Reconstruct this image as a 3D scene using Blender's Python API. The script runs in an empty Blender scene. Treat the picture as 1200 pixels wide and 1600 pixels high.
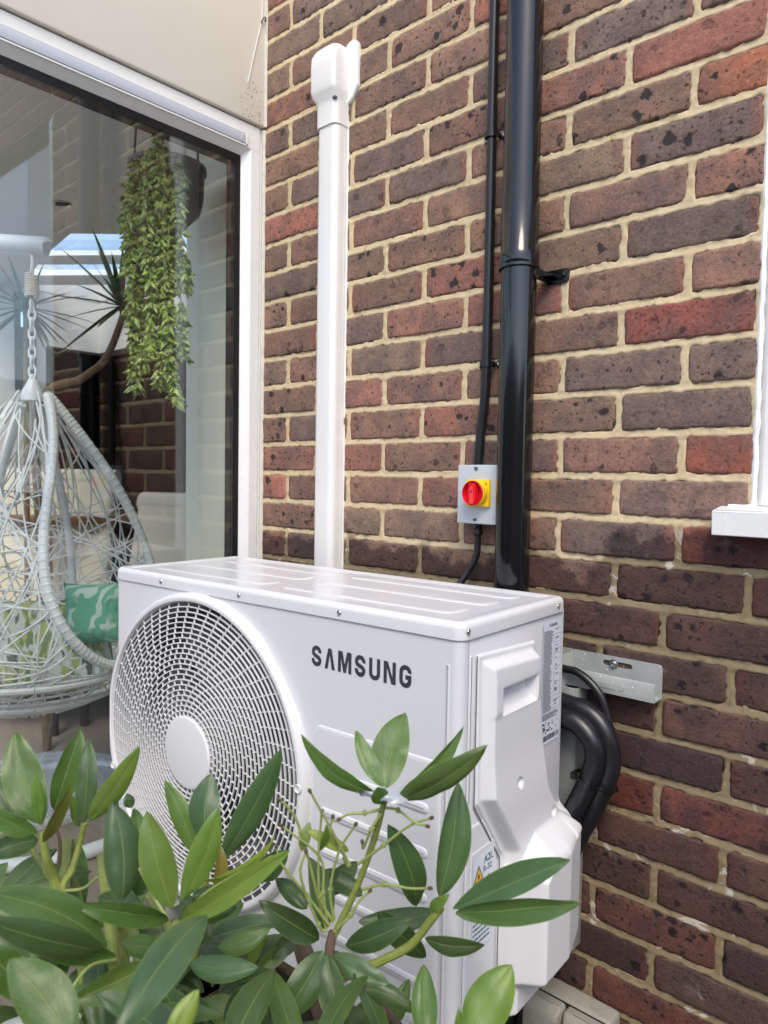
import bpy, bmesh, math, random
import numpy as np
from mathutils import Vector, Matrix, geometry, noise as mnoise

random.seed(7)
rng = np.random.default_rng(7)
scene = bpy.context.scene
COL = scene.collection

# ------------------------------------------------------------------ camera
CAM = Vector((0.67099, -1.2441, -0.79656))
CR = Vector((0.74329, 0.66878, 0.01621))
CU = Vector((-0.04353, 0.02417, 0.99876))
CF = Vector((-0.66755, 0.74307, -0.04708))
FPX = 1133.0
cam = bpy.data.cameras.new('camera')
cam.sensor_fit = 'HORIZONTAL'
cam.sensor_width = 36.0
cam.lens = 36.0 * FPX / 1200.0
cam.clip_start = 0.02
cam.clip_end = 500.0
cam.dof.use_dof = True
cam.dof.focus_distance = 1.35
cam.dof.aperture_fstop = 10.0
cam_ob = bpy.data.objects.new('camera', cam)
COL.objects.link(cam_ob)
cam_ob.matrix_world = Matrix(((CR.x, CU.x, -CF.x, CAM.x), (CR.y, CU.y, -CF.y, CAM.y), (CR.z, CU.z, -CF.z, CAM.z), (0, 0, 0, 1)))
scene.camera = cam_ob

# ------------------------------------------------------------------ world, sun, exposure
SUN_DIR = Vector((0.50, -0.55, 0.90)).normalized()      # from the scene towards the sun
world = bpy.data.worlds.new('World')
scene.world = world
world.use_nodes = True
wn = world.node_tree
bgn = wn.nodes['Background']
sky = wn.nodes.new('ShaderNodeTexSky')
sky.sky_type = 'NISHITA'
sky.sun_disc = False
sky.sun_elevation = math.asin(SUN_DIR.z)
sky.sun_rotation = math.atan2(SUN_DIR.x, SUN_DIR.y)
sky.air_density = 1.0
sky.dust_density = 1.8
sky.ozone_density = 1.0
wn.links.new(sky.outputs[0], bgn.inputs[0])
bgn.inputs[1].default_value = 0.15
sun = bpy.data.lights.new('sun', 'SUN')
sun.energy = 1.0
sun.angle = math.radians(24)
sun.color = (1.0, 0.91, 0.77)
sun_ob = bpy.data.objects.new('sun', sun)
COL.objects.link(sun_ob)
sun_ob.rotation_euler = (-SUN_DIR).to_track_quat('-Z', 'Y').to_euler()
scene.view_settings.view_transform = 'Standard'
scene.view_settings.look = 'None'
scene.view_settings.exposure = 1.08
scene.view_settings.gamma = 1.0
scene.view_settings.use_curve_mapping = False
scene.render.engine = 'CYCLES'
scene.cycles.max_bounces = 6
scene.cycles.diffuse_bounces = 3
scene.cycles.glossy_bounces = 3
scene.cycles.transparent_max_bounces = 10
scene.cycles.caustics_reflective = False
scene.cycles.caustics_refractive = False
scene.cycles.use_denoising = True
scene.cycles.use_adaptive_sampling = True
scene.cycles.adaptive_threshold = 0.02
scene.cycles.sample_clamp_indirect = 6.0

# ------------------------------------------------------------------ helpers
def at(px, py, d):
    """the point that lies d metres in front of the lens in the direction of a spot of the photograph"""
    return CAM + d * (CF + CR * ((px - 600) / FPX) + CU * ((800 - py) / FPX))

def on(axis, val, px, py):
    d = at(px, py, 1.0) - CAM
    return CAM + d * ((val - CAM[axis]) / d[axis])

def tag(o, label=None, cat=None, group=None, kind=None):
    if label: o['label'] = label
    if cat: o['category'] = cat
    if group: o['group'] = group
    if kind: o['kind'] = kind
    return o

def empty(name, loc, rz=0.0, label=None, cat=None, group=None, kind=None):
    o = bpy.data.objects.new(name, None)
    COL.objects.link(o)
    o.location = loc
    o.rotation_euler = (0, 0, rz)
    o.empty_display_size = 0.05
    return tag(o, label, cat, group, kind)

def mtx(o):
    m = Matrix.LocRotScale(o.location, o.rotation_euler, o.scale)
    return (mtx(o.parent) @ o.matrix_parent_inverse @ m) if o.parent else m

def link(o, parent=None, world=True):
    COL.objects.link(o)
    if parent is not None:
        o.parent = parent
        if world:
            o.matrix_parent_inverse = mtx(parent).inverted()
    return o

class MB:
    """collects geometry of ONE part"""
    def __init__(self):
        self.v, self.f, self.s, self.uv = [], [], [], []
    def add(self, vs, fs, smooth=True, M=None):
        n = len(self.v)
        for p in vs:
            p = Vector(p)
            self.v.append(tuple(M @ p) if M is not None else tuple(p))
        for f in fs:
            self.f.append([i + n for i in f])
            self.s.append(smooth)
        return self
    def bm(self, bm, smooth=True, M=None):
        bm.verts.index_update()
        self.add([v.co for v in bm.verts], [[v.index for v in f.verts] for f in bm.faces], smooth, M)
        bm.free()
        return self
    def box(self, a, b, bev=0.0, seg=2, M=None, smooth=None):
        a, b = Vector(a), Vector(b)
        lo = Vector([min(a[i], b[i]) for i in range(3)]); hi = Vector([max(a[i], b[i]) for i in range(3)])
        bm = bmesh.new()
        bmesh.ops.create_cube(bm, size=1.0)
        for v in bm.verts:
            v.co = Vector([(lo[i] + hi[i]) / 2 + v.co[i] * (hi[i] - lo[i]) for i in range(3)])
        if bev > 0:
            bmesh.ops.bevel(bm, geom=bm.edges[:], offset=bev, segments=seg, profile=0.5, affect='EDGES')
        return self.bm(bm, bev > 0 if smooth is None else smooth, M)
    def tube(self, pts, r, n=10, cap=True, M=None, flat=1.0):
        pts = [Vector(p) for p in pts]
        k = len(pts)
        rs = r if isinstance(r, (list, tuple)) else [r] * k
        vs, fs = [], []
        t0 = (pts[1] - pts[0]).normalized()
        ref = Vector((0, 0, 1)) if abs(t0.z) < 0.9 else Vector((1, 0, 0))
        nrm = t0.cross(ref).normalized()
        for i in range(k):
            t = (pts[min(i + 1, k - 1)] - pts[max(i - 1, 0)])
            t = t.normalized() if t.length > 1e-9 else t0
            nrm = (nrm - t * nrm.dot(t)).normalized()
            bi = t.cross(nrm)
            for j in range(n):
                a = 2 * math.pi * j / n
                vs.append(pts[i] + (nrm * math.cos(a) + bi * math.sin(a) * flat) * rs[i])
        for i in range(k - 1):
            for j in range(n):
                j2 = (j + 1) % n
                fs.append([i * n + j, i * n + j2, (i + 1) * n + j2, (i + 1) * n + j])
        if cap:
            fs.append(list(range(n))[::-1]); fs.append([(k - 1) * n + j for j in range(n)])
        return self.add(vs, fs, True, M)
    def lathe(self, prof, n=32, M=None, cap=True):
        """prof: (radius, height) about local z"""
        vs, fs = [], []
        for r, z in prof:
            for j in range(n):
                a = 2 * math.pi * j / n
                vs.append((r * math.cos(a), r * math.sin(a), z))
        for i in range(len(prof) - 1):
            for j in range(n):
                j2 = (j + 1) % n
                fs.append([i * n + j, i * n + j2, (i + 1) * n + j2, (i + 1) * n + j])
        if cap:
            fs.append(list(range(n))[::-1]); fs.append([(len(prof) - 1) * n + j for j in range(n)])
        return self.add(vs, fs, True, M)
    def loft(self, rings, cap=True, M=None, closed=True):
        n = len(rings[0]); vs = [p for r in rings for p in r]; fs = []
        for i in range(len(rings) - 1):
            for j in range(n if closed else n - 1):
                j2 = (j + 1) % n
                fs.append([i * n + j, i * n + j2, (i + 1) * n + j2, (i + 1) * n + j])
        if cap:
            fs.append(list(range(n))[::-1]); fs.append([(len(rings) - 1) * n + j for j in range(n)])
        return self.add(vs, fs, True, M)
    def prism(self, poly, a, b, axis=1, M=None):
        """2-D outline extruded between a and b along an axis"""
        def P(p, h):
            q = [p[0], p[1]]; q.insert(axis, h); return q
        n = len(poly)
        vs = [P(p, a) for p in poly] + [P(p, b) for p in poly]
        fs = [[i, (i + 1) % n, n + (i + 1) % n, n + i] for i in range(n)] + [list(range(n))[::-1], [n + i for i in range(n)]]
        return self.add(vs, fs, False, M)
    def sphere(self, c, r, n=12, sc=(1, 1, 1)):
        bm = bmesh.new(); bmesh.ops.create_uvsphere(bm, u_segments=n, v_segments=max(4, n // 2), radius=r)
        for v in bm.verts: v.co = Vector([v.co[i] * sc[i] + c[i] for i in range(3)])
        return self.bm(bm)
    def grid(self, P, close=False):
        """P: array [i][j] of points"""
        ni, nj = len(P), len(P[0])
        vs = [p for row in P for p in row]
        fs = [[i * nj + j, i * nj + j + 1, (i + 1) * nj + j + 1, (i + 1) * nj + j] for i in range(ni - 1) for j in range(nj - 1)]
        return self.add(vs, fs, True)
    def build(self, name, mat, parent=None, world=True, label=None, cat=None, group=None, kind=None, sharp=35, fixn=True):
        me = bpy.data.meshes.new(name)
        me.from_pydata(self.v, [], self.f)
        me.polygons.foreach_set('use_smooth', self.s)
        if fixn:
            bm = bmesh.new(); bm.from_mesh(me); bmesh.ops.recalc_face_normals(bm, faces=bm.faces); bm.to_mesh(me); bm.free()
        if sharp and any(self.s):
            me.set_sharp_from_angle(angle=math.radians(sharp))
        me.materials.append(mat)
        me.update()
        o = bpy.data.objects.new(name, me)
        link(o, parent, world)
        return tag(o, label, cat, group, kind)

def rot_to(d, loc=(0, 0, 0)):
    """matrix that turns local z into d and moves to loc"""
    q = Vector(d).to_track_quat('Z', 'Y')
    return Matrix.Translation(Vector(loc)) @ q.to_matrix().to_4x4()

def rrect(w, h, r, n=5, cx=0, cy=0):
    pts = []
    for (sx, sy, a0) in ((1, 1, 0), (-1, 1, 90), (-1, -1, 180), (1, -1, 270)):
        for i in range(n + 1):
            a = math.radians(a0 + 90 * i / n)
            pts.append((cx + sx * (w / 2 - r) + r * math.cos(a), cy + sy * (h / 2 - r) + r * math.sin(a)))
    return pts

def bez(pts, n=8):
    """smooth curve through points (Catmull-Rom)"""
    pts = [Vector(p) for p in pts]
    P = [pts[0] * 2 - pts[1]] + pts + [pts[-1] * 2 - pts[-2]]
    out = []
    for i in range(1, len(P) - 2):
        a, b, c, d = P[i - 1:i + 3]
        for k in range(n):
            t = k / n
            out.append(0.5 * ((2 * b) + (c - a) * t + (2 * a - 5 * b + 4 * c - d) * t * t + (3 * b - a - 3 * c + d) * t ** 3))
    out.append(pts[-1])
    return out

# ------------------------------------------------------------------ materials
class NT:
    def __init__(self, name):
        self.m = bpy.data.materials.new(name); self.m.use_nodes = True
        self.t = self.m.node_tree; self.n = self.t.nodes; self.l = self.t.links
        self.b = self.n['Principled BSDF']
    def N(self, t, **kw):
        nd = self.n.new(t)
        for k, v in kw.items():
            if k in nd.inputs: self.set(nd.inputs[k], v)
            else: setattr(nd, k, v)
        return nd
    def set(self, inp, v):
        if hasattr(v, 'is_output'): self.l.new(v, inp)
        else:
            if isinstance(v, (tuple, list)) and len(v) == 3 and inp.type == 'RGBA': v = (*v, 1)
            inp.default_value = v
    def math(self, op, a, b=0.0, c=None, clamp=False):
        nd = self.n.new('ShaderNodeMath'); nd.operation = op; nd.use_clamp = clamp
        self.set(nd.inputs[0], a); self.set(nd.inputs[1], b)
        if c is not None: self.set(nd.inputs[2], c)
        return nd.outputs[0]
    def mix(self, f, a, b, mode='MIX'):
        nd = self.n.new('ShaderNodeMix'); nd.data_type = 'RGBA'; nd.blend_type = mode
        self.set(nd.inputs[0], f); self.set(nd.inputs[6], a); self.set(nd.inputs[7], b)
        return nd.outputs[2]
    def ramp(self, f, a, b):
        nd = self.n.new('ShaderNodeMapRange'); nd.clamp = True; nd.interpolation_type = 'SMOOTHSTEP'
        self.set(nd.inputs[0], f); nd.inputs[1].default_value = a; nd.inputs[2].default_value = b
        return nd.outputs[0]
    def noise(self, vec, scale, detail=3.0, rough=0.55, dist=0.0):
        nd = self.n.new('ShaderNodeTexNoise')
        if vec is not None: self.l.new(vec, nd.inputs['Vector'])
        nd.inputs['Scale'].default_value = scale; nd.inputs['Detail'].default_value = detail
        nd.inputs['Roughness'].default_value = rough; nd.inputs['Distortion'].default_value = dist
        return nd.outputs[0]
    def bump(self, h, strength=0.3, dist=0.001, prev=None):
        nd = self.n.new('ShaderNodeBump'); nd.inputs['Strength'].default_value = strength; nd.inputs['Distance'].default_value = dist
        self.l.new(h, nd.inputs['Height'])
        if prev is not None: self.l.new(prev, nd.inputs['Normal'])
        return nd.outputs[0]
    def out(self, **kw):
        for k, v in kw.items(): self.set(self.b.inputs[k.replace('_', ' ')], v)
        return self.m

def plain(name, col, rough=0.4, metal=0.0, var=0.06, scale=18.0, bump=0.0, bscale=400.0, spec=0.5, coat=0.0, dirt=0.0):
    """one coloured surface with slight unevenness of tone, gloss and relief"""
    t = NT(name)
    co = t.N('ShaderNodeTexCoord').outputs['Object']
    n1 = t.noise(co, scale, 4.0)
    dark = tuple(c * (1 - 2 * var) for c in col); light = tuple(min(1, c * (1 + var)) for c in col)
    c = t.mix(n1, dark, light)
    if dirt > 0:
        n2 = t.ramp(t.noise(co, scale * 2.6, 6.0, 0.7), 0.62, 0.8)
        c = t.mix(t.math('MULTIPLY', n2, dirt), c, (0.12, 0.10, 0.07))
    r = t.math('MULTIPLY_ADD', n1, 0.16, max(0.02, rough - 0.08))
    kw = dict(Base_Color=c, Roughness=r, Metallic=metal)
    t.b.inputs['Specular IOR Level'].default_value = spec
    t.b.inputs['Coat Weight'].default_value = coat
    t.b.inputs['Coat Roughness'].default_value = 0.05
    if bump > 0:
        t.b.inputs['Normal'].default_value = (0, 0, 0)
        t.l.new(t.bump(t.noise(co, bscale, 2.0), bump, 0.0006), t.b.inputs['Normal'])
    return t.out(**kw)

def glass_mat(name, gain=2.2, tint=(0.93, 0.95, 0.94)):
    t = NT(name)
    back = t.N('ShaderNodeNewGeometry').outputs['Backfacing']      # both faces of the thin sheet mirror alike
    fr = t.N('ShaderNodeFresnel'); t.l.new(t.math('MULTIPLY_ADD', back, 1 / 1.5 - 1.5, 1.5), fr.inputs['IOR'])
    f = t.math('MULTIPLY', fr.outputs[0], gain, clamp=True)
    tr = t.N('ShaderNodeBsdfTransparent', Color=tint)
    gl = t.N('ShaderNodeBsdfGlossy', Color=(1, 1, 1), Roughness=0.0)
    mx = t.n.new('ShaderNodeMixShader')
    t.l.new(f, mx.inputs[0]); t.l.new(tr.outputs[0], mx.inputs[1]); t.l.new(gl.outputs[0], mx.inputs[2])
    t.l.new(mx.outputs[0], t.n['Material Output'].inputs['Surface'])
    return t.m

# the wet foot of the wall, with shade painted in: one wavering tide line, shared by brick and mortar
def wet_shade_factor(t):
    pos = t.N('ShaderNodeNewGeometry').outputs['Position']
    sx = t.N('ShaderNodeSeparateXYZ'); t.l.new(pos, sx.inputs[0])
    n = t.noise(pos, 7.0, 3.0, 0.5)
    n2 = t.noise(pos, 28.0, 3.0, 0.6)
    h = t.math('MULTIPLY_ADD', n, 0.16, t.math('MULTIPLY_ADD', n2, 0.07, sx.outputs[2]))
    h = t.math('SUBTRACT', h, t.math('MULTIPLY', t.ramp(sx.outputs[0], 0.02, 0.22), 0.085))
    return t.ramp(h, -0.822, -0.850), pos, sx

def brick_mat():
    t = NT('stock_brick')
    info = t.N('ShaderNodeObjectInfo')
    tc = t.N('ShaderNodeTexCoord').outputs['Object']
    add = t.n.new('ShaderNodeVectorMath'); add.operation = 'MULTIPLY_ADD'
    cmb = t.N('ShaderNodeCombineXYZ')
    for i in range(3): t.l.new(info.outputs['Random'], cmb.inputs[i])
    t.l.new(cmb.outputs[0], add.inputs[0]); add.inputs[1].default_value = (37.0, 91.0, 53.0); t.l.new(tc, add.inputs[2])
    v = add.outputs[0]
    sep = t.N('ShaderNodeSeparateXYZ'); t.l.new(tc, sep.inputs[0])
    base = info.outputs['Color']
    # broad flashes from the kiln: purple grey in the middle, red towards the ends
    n1 = t.noise(v, 14.0, 4.0, 0.6, 0.4)
    n2 = t.noise(v, 48.0, 6.0, 0.72)
    n3 = t.noise(v, 170.0, 5.0, 0.8)
    warm = t.mix(1.0, base, (1.08, 1.0, 0.92), 'MULTIPLY')
    purple = t.mix(0.62, base, (0.105, 0.070, 0.072))
    c = t.mix(t.ramp(n1, 0.34, 0.64), warm, purple)
    end = t.ramp(t.math('MULTIPLY_ADD', n1, 0.05, t.math('ABSOLUTE', sep.outputs[0])), 0.108, 0.130)
    red = t.mix(0.6, base, (0.30, 0.075, 0.06))
    c = t.mix(t.math('MULTIPLY', end, t.ramp(info.outputs['Random'], 0.25, 0.6)), c, red)
    c = t.mix(t.math('MULTIPLY', t.ramp(n2, 0.52, 0.75), 0.26), c, (0.40, 0.26, 0.17))       # dusty bloom
    c = t.mix(t.math('MULTIPLY', t.ramp(n2, 0.48, 0.28), 0.50), c, (0.075, 0.042, 0.038))
    c = t.mix(t.math('MULTIPLY_ADD', n3, 2.2, -0.62, clamp=True), t.mix(0.5, c, (0.04, 0.025, 0.023)), t.mix(0.20, c, (0.52, 0.36, 0.25)))
    # iron spots
    w = t.n.new('ShaderNodeVectorMath'); w.operation = 'MULTIPLY_ADD'
    nz = t.N('ShaderNodeTexNoise', Scale=90.0, Detail=2.0); t.l.new(v, nz.inputs['Vector'])
    t.l.new(nz.outputs['Color'], w.inputs[0]); w.inputs[1].default_value = (0.015,) * 3; t.l.new(v, w.inputs[2])
    def spots(scale, r0, r1, keep):
        vo = t.N('ShaderNodeTexVoronoi', Scale=scale)
        t.l.new(w.outputs[0], vo.inputs['Vector'])
        sc = t.N('ShaderNodeSeparateColor'); t.l.new(vo.outputs['Color'], sc.inputs[0])
        rad = t.math('MULTIPLY_ADD', sc.outputs[1], r1 - r0, r0)
        s = t.math('LESS_THAN', sc.outputs[0], keep)
        d = t.math('SUBTRACT', rad, vo.outputs['Distance'])
        return t.math('MULTIPLY', t.ramp(d, -0.05, 0.14), s)
    s1 = spots(36.0, 0.06, 0.44, 0.56)
    s2 = spots(125.0, 0.12, 0.46, 0.56)
    heavy = t.ramp(t.math('FRACT', t.math('MULTIPLY', info.outputs['Random'], 7.31)), 0.1, 0.55)
    c = t.mix(t.math('MULTIPLY', s1, t.math('MULTIPLY_ADD', heavy, 0.62, 0.30)), c, (0.022, 0.022, 0.026))
    c = t.mix(t.math('MULTIPLY', s2, t.math('MULTIPLY_ADD', heavy, 0.45, 0.35)), c, (0.028, 0.024, 0.025))
    # pale specks of mortar and grit
    sp = t.ramp(t.noise(v, 170.0, 2.0, 0.5), 0.74, 0.80)
    c = t.mix(t.math('MULTIPLY', sp, 0.55), c, (0.52, 0.46, 0.36))
    sm = t.ramp(t.noise(v, 30.0, 6.0, 0.75), 0.60, 0.76)
    c = t.mix(t.math('MULTIPLY', sm, 0.12), c, (0.46, 0.37, 0.25))
    wet_shade, pos, sx = wet_shade_factor(t)
    c = t.mix(wet_shade, c, t.mix(1.0, c, (0.38, 0.34, 0.37), 'MULTIPLY'))  # damp tint, darkened further for shade from foliage and the unit
    # lime bloom run down on the damp courses
    eff = t.math('MULTIPLY', t.ramp(t.noise(pos, 8.0, 5.0, 0.7, 0.6), 0.60, 0.75), t.math('MULTIPLY', wet_shade, 0.30))
    c = t.mix(eff, c, (0.45, 0.42, 0.40))
    r = t.math('MULTIPLY_ADD', wet_shade, -0.22, 0.86)
    h = t.math('MULTIPLY_ADD', n3, 0.5, t.math('MULTIPLY_ADD', n2, 0.9, t.math('MULTIPLY', s1, -0.35)))
    nb = t.bump(h, 1.0, 0.0034)
    t.b.inputs['Specular IOR Level'].default_value = 0.3
    return t.out(Base_Color=c, Roughness=r, Normal=nb)

def mortar_mat():
    t = NT('lime_mortar')
    wet_shade, pos, sx = wet_shade_factor(t)
    n1 = t.noise(pos, 9.0, 4.0, 0.6)
    n2 = t.noise(pos, 160.0, 4.0, 0.7)
    n3 = t.noise(pos, 34.0, 4.0, 0.65)
    c = t.mix(n1, (0.57, 0.44, 0.26), (0.73, 0.60, 0.39))
    c = t.mix(t.math('MULTIPLY', t.ramp(n3, 0.5, 0.72), 0.45), c, (0.62, 0.55, 0.38))
    c = t.mix(t.math('MULTIPLY', t.ramp(n3, 0.46, 0.30), 0.5), c, (0.38, 0.27, 0.14))
    c = t.mix(t.ramp(n2, 0.25, 0.75), t.mix(0.25, c, (0.24, 0.17, 0.09)), c)
    c = t.mix(wet_shade, c, t.mix(1.0, c, (0.40, 0.39, 0.37), 'MULTIPLY'))  # damp joints, with the same shade painted into the tint
    eff = t.math('MULTIPLY', t.ramp(t.noise(pos, 15.0, 5.0, 0.7, 0.8), 0.575, 0.64), wet_shade)
    c = t.mix(t.math('MULTIPLY', eff, 0.8), c, (0.55, 0.51, 0.44))
    nb = t.bump(t.math('MULTIPLY_ADD', n2, 0.9, n3), 0.6, 0.0016)
    t.b.inputs['Specular IOR Level'].default_value = 0.2
    return t.out(Base_Color=c, Roughness=t.math('MULTIPLY_ADD', wet_shade, -0.15, 0.9), Normal=nb)

M = {}
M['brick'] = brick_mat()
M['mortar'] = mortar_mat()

def leaf_mat():
    t = NT('rhododendron_leaf')
    info = t.N('ShaderNodeObjectInfo')
    uv = t.N('ShaderNodeTexCoord').outputs['UV']
    sep = t.N('ShaderNodeSeparateXYZ'); t.l.new(uv, sep.inputs[0])
    ob = t.N('ShaderNodeTexCoord').outputs['Object']
    base = info.outputs['Color']
    n1 = t.noise(ob, 30.0, 4.0, 0.6); n2 = t.noise(ob, 220.0, 3.0, 0.6)
    c = t.mix(n1, t.mix(1.0, base, (0.70, 0.74, 0.72), 'MULTIPLY'), t.mix(1.0, base, (1.25, 1.2, 1.1), 'MULTIPLY'))
    mid = t.math('ABSOLUTE', t.math('SUBTRACT', sep.outputs[0], 0.5))
    midw = t.ramp(mid, 0.022, 0.006)
    # side veins: slanting lines from the midrib
    ph = t.math('MULTIPLY_ADD', sep.outputs[1], 14.0, t.math('MULTIPLY', mid, -9.0))
    ph = t.math('MULTIPLY_ADD', n1, 1.2, ph)
    vein = t.ramp(t.math('ABSOLUTE', t.math('SUBTRACT', t.math('FRACT', ph), 0.5)), 0.08, 0.0)
    pale = t.mix(0.55, base, (0.34, 0.42, 0.13))
    c = t.mix(t.math('MULTIPLY', midw, 0.75), c, pale)
    c = t.mix(t.math('MULTIPLY', vein, 0.11), c, pale)
    edge = t.ramp(mid, 0.455, 0.5)
    c = t.mix(t.math('MULTIPLY', edge, 0.35), c, (0.22, 0.30, 0.07))
    blot = t.ramp(t.noise(ob, 95.0, 4.0, 0.7), 0.68, 0.76)
    c = t.mix(t.math('MULTIPLY', blot, 0.5), c, (0.15, 0.11, 0.04))
    dust = t.ramp(t.noise(ob, 420.0, 3.0, 0.7), 0.66, 0.74)
    c = t.mix(t.math('MULTIPLY', dust, 0.30), c, (0.30, 0.32, 0.24))
    yel = t.ramp(t.noise(ob, 16.0, 3.0, 0.6), 0.55, 0.75)
    c = t.mix(t.math('MULTIPLY', yel, 0.35), c, t.mix(1.0, base, (2.0, 1.5, 0.8), 'MULTIPLY'))
    geo = t.N('ShaderNodeNewGeometry')
    c = t.mix(geo.outputs['Backfacing'], c, t.mix(0.6, c, (0.17, 0.22, 0.10)))
    h = t.math('MULTIPLY_ADD', vein, -0.05, t.math('MULTIPLY_ADD', midw, -1.2, t.math('MULTIPLY_ADD', n2, 0.25, t.math('MULTIPLY', n1, 1.6))))
    nb = t.bump(h, 0.5, 0.0014)
    t.out(Base_Color=c, Roughness=t.math('MULTIPLY_ADD', n1, 0.22, 0.28), Normal=nb)
    t.b.inputs['Specular IOR Level'].default_value = 0.5
    tl = t.N('ShaderNodeBsdfTranslucent'); t.l.new(t.mix(1.0, c, (1.5, 1.7, 0.7), 'MULTIPLY'), tl.inputs[0]); t.l.new(nb, tl.inputs['Normal'])
    mx = t.n.new('ShaderNodeMixShader'); mx.inputs[0].default_value = 0.22
    t.l.new(t.b.outputs[0], mx.inputs[1]); t.l.new(tl.outputs[0], mx.inputs[2])
    t.l.new(mx.outputs[0], t.n['Material Output'].inputs['Surface'])
    return t.m
M['leaf'] = leaf_mat()

def lid_mat():
    """glossy painted lid of the unit, the clear film on it slightly rippled"""
    t = NT('unit_lid_paint')
    ob = t.N('ShaderNodeTexCoord').outputs['Object']
    mp = t.N('ShaderNodeMapping'); t.l.new(ob, mp.inputs[0]); mp.inputs['Scale'].default_value = (3.0, 11.0, 3.0)
    n = t.noise(mp.outputs[0], 2.2, 3.0, 0.5, 0.5)
    n2 = t.noise(ob, 60.0, 2.0)
    nb = t.bump(t.math('MULTIPLY_ADD', n2, 0.03, n), 0.35, 0.004)
    t.b.inputs['Specular IOR Level'].default_value = 0.35
    t.b.inputs['Coat Weight'].default_value = 0.30; t.b.inputs['Coat Roughness'].default_value = 0.04
    t.l.new(nb, t.b.inputs['Coat Normal'])
    return t.out(Base_Color=t.mix(n2, (0.64, 0.645, 0.66), (0.70, 0.705, 0.72)), Roughness=0.30, Normal=nb)

M['unit'] = plain('unit_painted_steel', (0.65, 0.655, 0.68), 0.32, var=0.012, scale=9, bump=0.10, bscale=900)
M['unit_plastic'] = plain('unit_moulded_plastic', (0.675, 0.678, 0.695), 0.42, var=0.012, scale=7, bump=0.08, bscale=1200)
M['lid'] = lid_mat()
M['fin'] = plain('coil_fins', (0.30, 0.31, 0.32), 0.4, metal=0.6, bump=0.2)
M['blade'] = plain('fan_blade_grey', (0.16, 0.165, 0.17), 0.45)
M['shroud'] = plain('shroud_grey', (0.14, 0.14, 0.15), 0.5)
M['ink'] = plain('grey_print', (0.035, 0.038, 0.048), 0.5, var=0.02)
M['seam'] = plain('seam_shadow_gap', (0.10, 0.10, 0.11), 0.7)
M['screw'] = plain('zinc_screw', (0.55, 0.55, 0.55), 0.28, metal=1.0, var=0.1, scale=200)
M['sticker'] = plain('sticker_paper', (0.66, 0.71, 0.80), 0.35, var=0.02)
M['yellow_print'] = plain('yellow_print', (0.75, 0.42, 0.02), 0.4)
M['trunk'] = plain('white_trunking_plastic', (0.80, 0.79, 0.77), 0.18, var=0.02, scale=6, spec=0.55)
M['black_pipe'] = plain('black_upvc_pipe', (0.008, 0.008, 0.009), 0.12, var=0.2, scale=5, spec=0.6, bump=0.02, bscale=20)
M['black_cable'] = plain('black_cable_sheath', (0.013, 0.013, 0.014), 0.30, var=0.15)
M['foam'] = plain('black_foam_lagging', (0.012, 0.012, 0.016), 0.34, var=0.2, bump=0.25, bscale=350)
M['grey_box'] = plain('grey_enclosure_plastic', (0.50, 0.54, 0.58), 0.42, var=0.03)
M['yellow'] = plain('switch_yellow', (0.86, 0.56, 0.0), 0.35, var=0.02)
M['red'] = plain('switch_red', (0.72, 0.010, 0.022), 0.30, var=0.03)
M['red2'] = plain('switch_red_pointer', (0.78, 0.06, 0.06), 0.38, var=0.02)
M['upvc'] = plain('white_upvc', (0.80, 0.80, 0.78), 0.28, var=0.02, scale=5)
M['upvc_vent'] = plain('vent_plastic', (0.56, 0.60, 0.68), 0.4, var=0.02)
M['gasket'] = plain('black_glazing_gasket', (0.008, 0.008, 0.009), 0.35)
def fascia_mat():
    t = NT('cream_painted_board')
    pos = t.N('ShaderNodeNewGeometry').outputs['Position']
    sx = t.N('ShaderNodeSeparateXYZ'); t.l.new(pos, sx.inputs[0])
    n = t.noise(pos, 5.0, 4.0); nf = t.noise(pos, 300.0, 3.0)
    c = t.mix(n, (0.72, 0.67, 0.57), (0.80, 0.765, 0.68))
    # black mould specks gathered near the corner, and a few marks elsewhere
    wv_ = t.n.new('ShaderNodeVectorMath'); wv_.operation = 'MULTIPLY_ADD'; nz_ = t.N('ShaderNodeTexNoise', Scale=70.0); t.l.new(pos, nz_.inputs['Vector']); t.l.new(nz_.outputs['Color'], wv_.inputs[0]); wv_.inputs[1].default_value = (0.02,) * 3; t.l.new(pos, wv_.inputs[2])
    vo = t.N('ShaderNodeTexVoronoi', Scale=170.0); t.l.new(wv_.outputs[0], vo.inputs['Vector'])
    sc = t.N('ShaderNodeSeparateColor'); t.l.new(vo.outputs['Color'], sc.inputs[0])
    dy = t.math('DIVIDE', t.math('ADD', sx.outputs[1], 0.052), 0.040)
    dz = t.math('DIVIDE', t.math('SUBTRACT', sx.outputs[2], 0.155), 0.075)
    rr = t.math('ADD', t.math('MULTIPLY', dy, dy), t.math('MULTIPLY', dz, dz))
    dens = t.math('MULTIPLY_ADD', t.ramp(rr, 1.6, 0.0), 0.8, 0.003)
    s = t.math('MULTIPLY', t.math('LESS_THAN', sc.outputs[0], dens), t.math('LESS_THAN', vo.outputs['Distance'], t.math('MULTIPLY_ADD', sc.outputs[1], 0.28, 0.08)))
    c = t.mix(t.math('MULTIPLY', s, 0.9), c, (0.03, 0.026, 0.02))
    st = t.ramp(t.noise(pos, 40.0, 6.0, 0.8), 0.70, 0.85)
    c = t.mix(t.math('MULTIPLY', st, 0.35), c, (0.36, 0.30, 0.20))
    return t.out(Base_Color=c, Roughness=0.55, Normal=t.bump(nf, 0.15, 0.0008))
M['fascia'] = fascia_mat()
M['sealant'] = plain('old_sealant', (0.66, 0.62, 0.54), 0.5, var=0.12, scale=60, bump=0.4, bscale=120)
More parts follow.
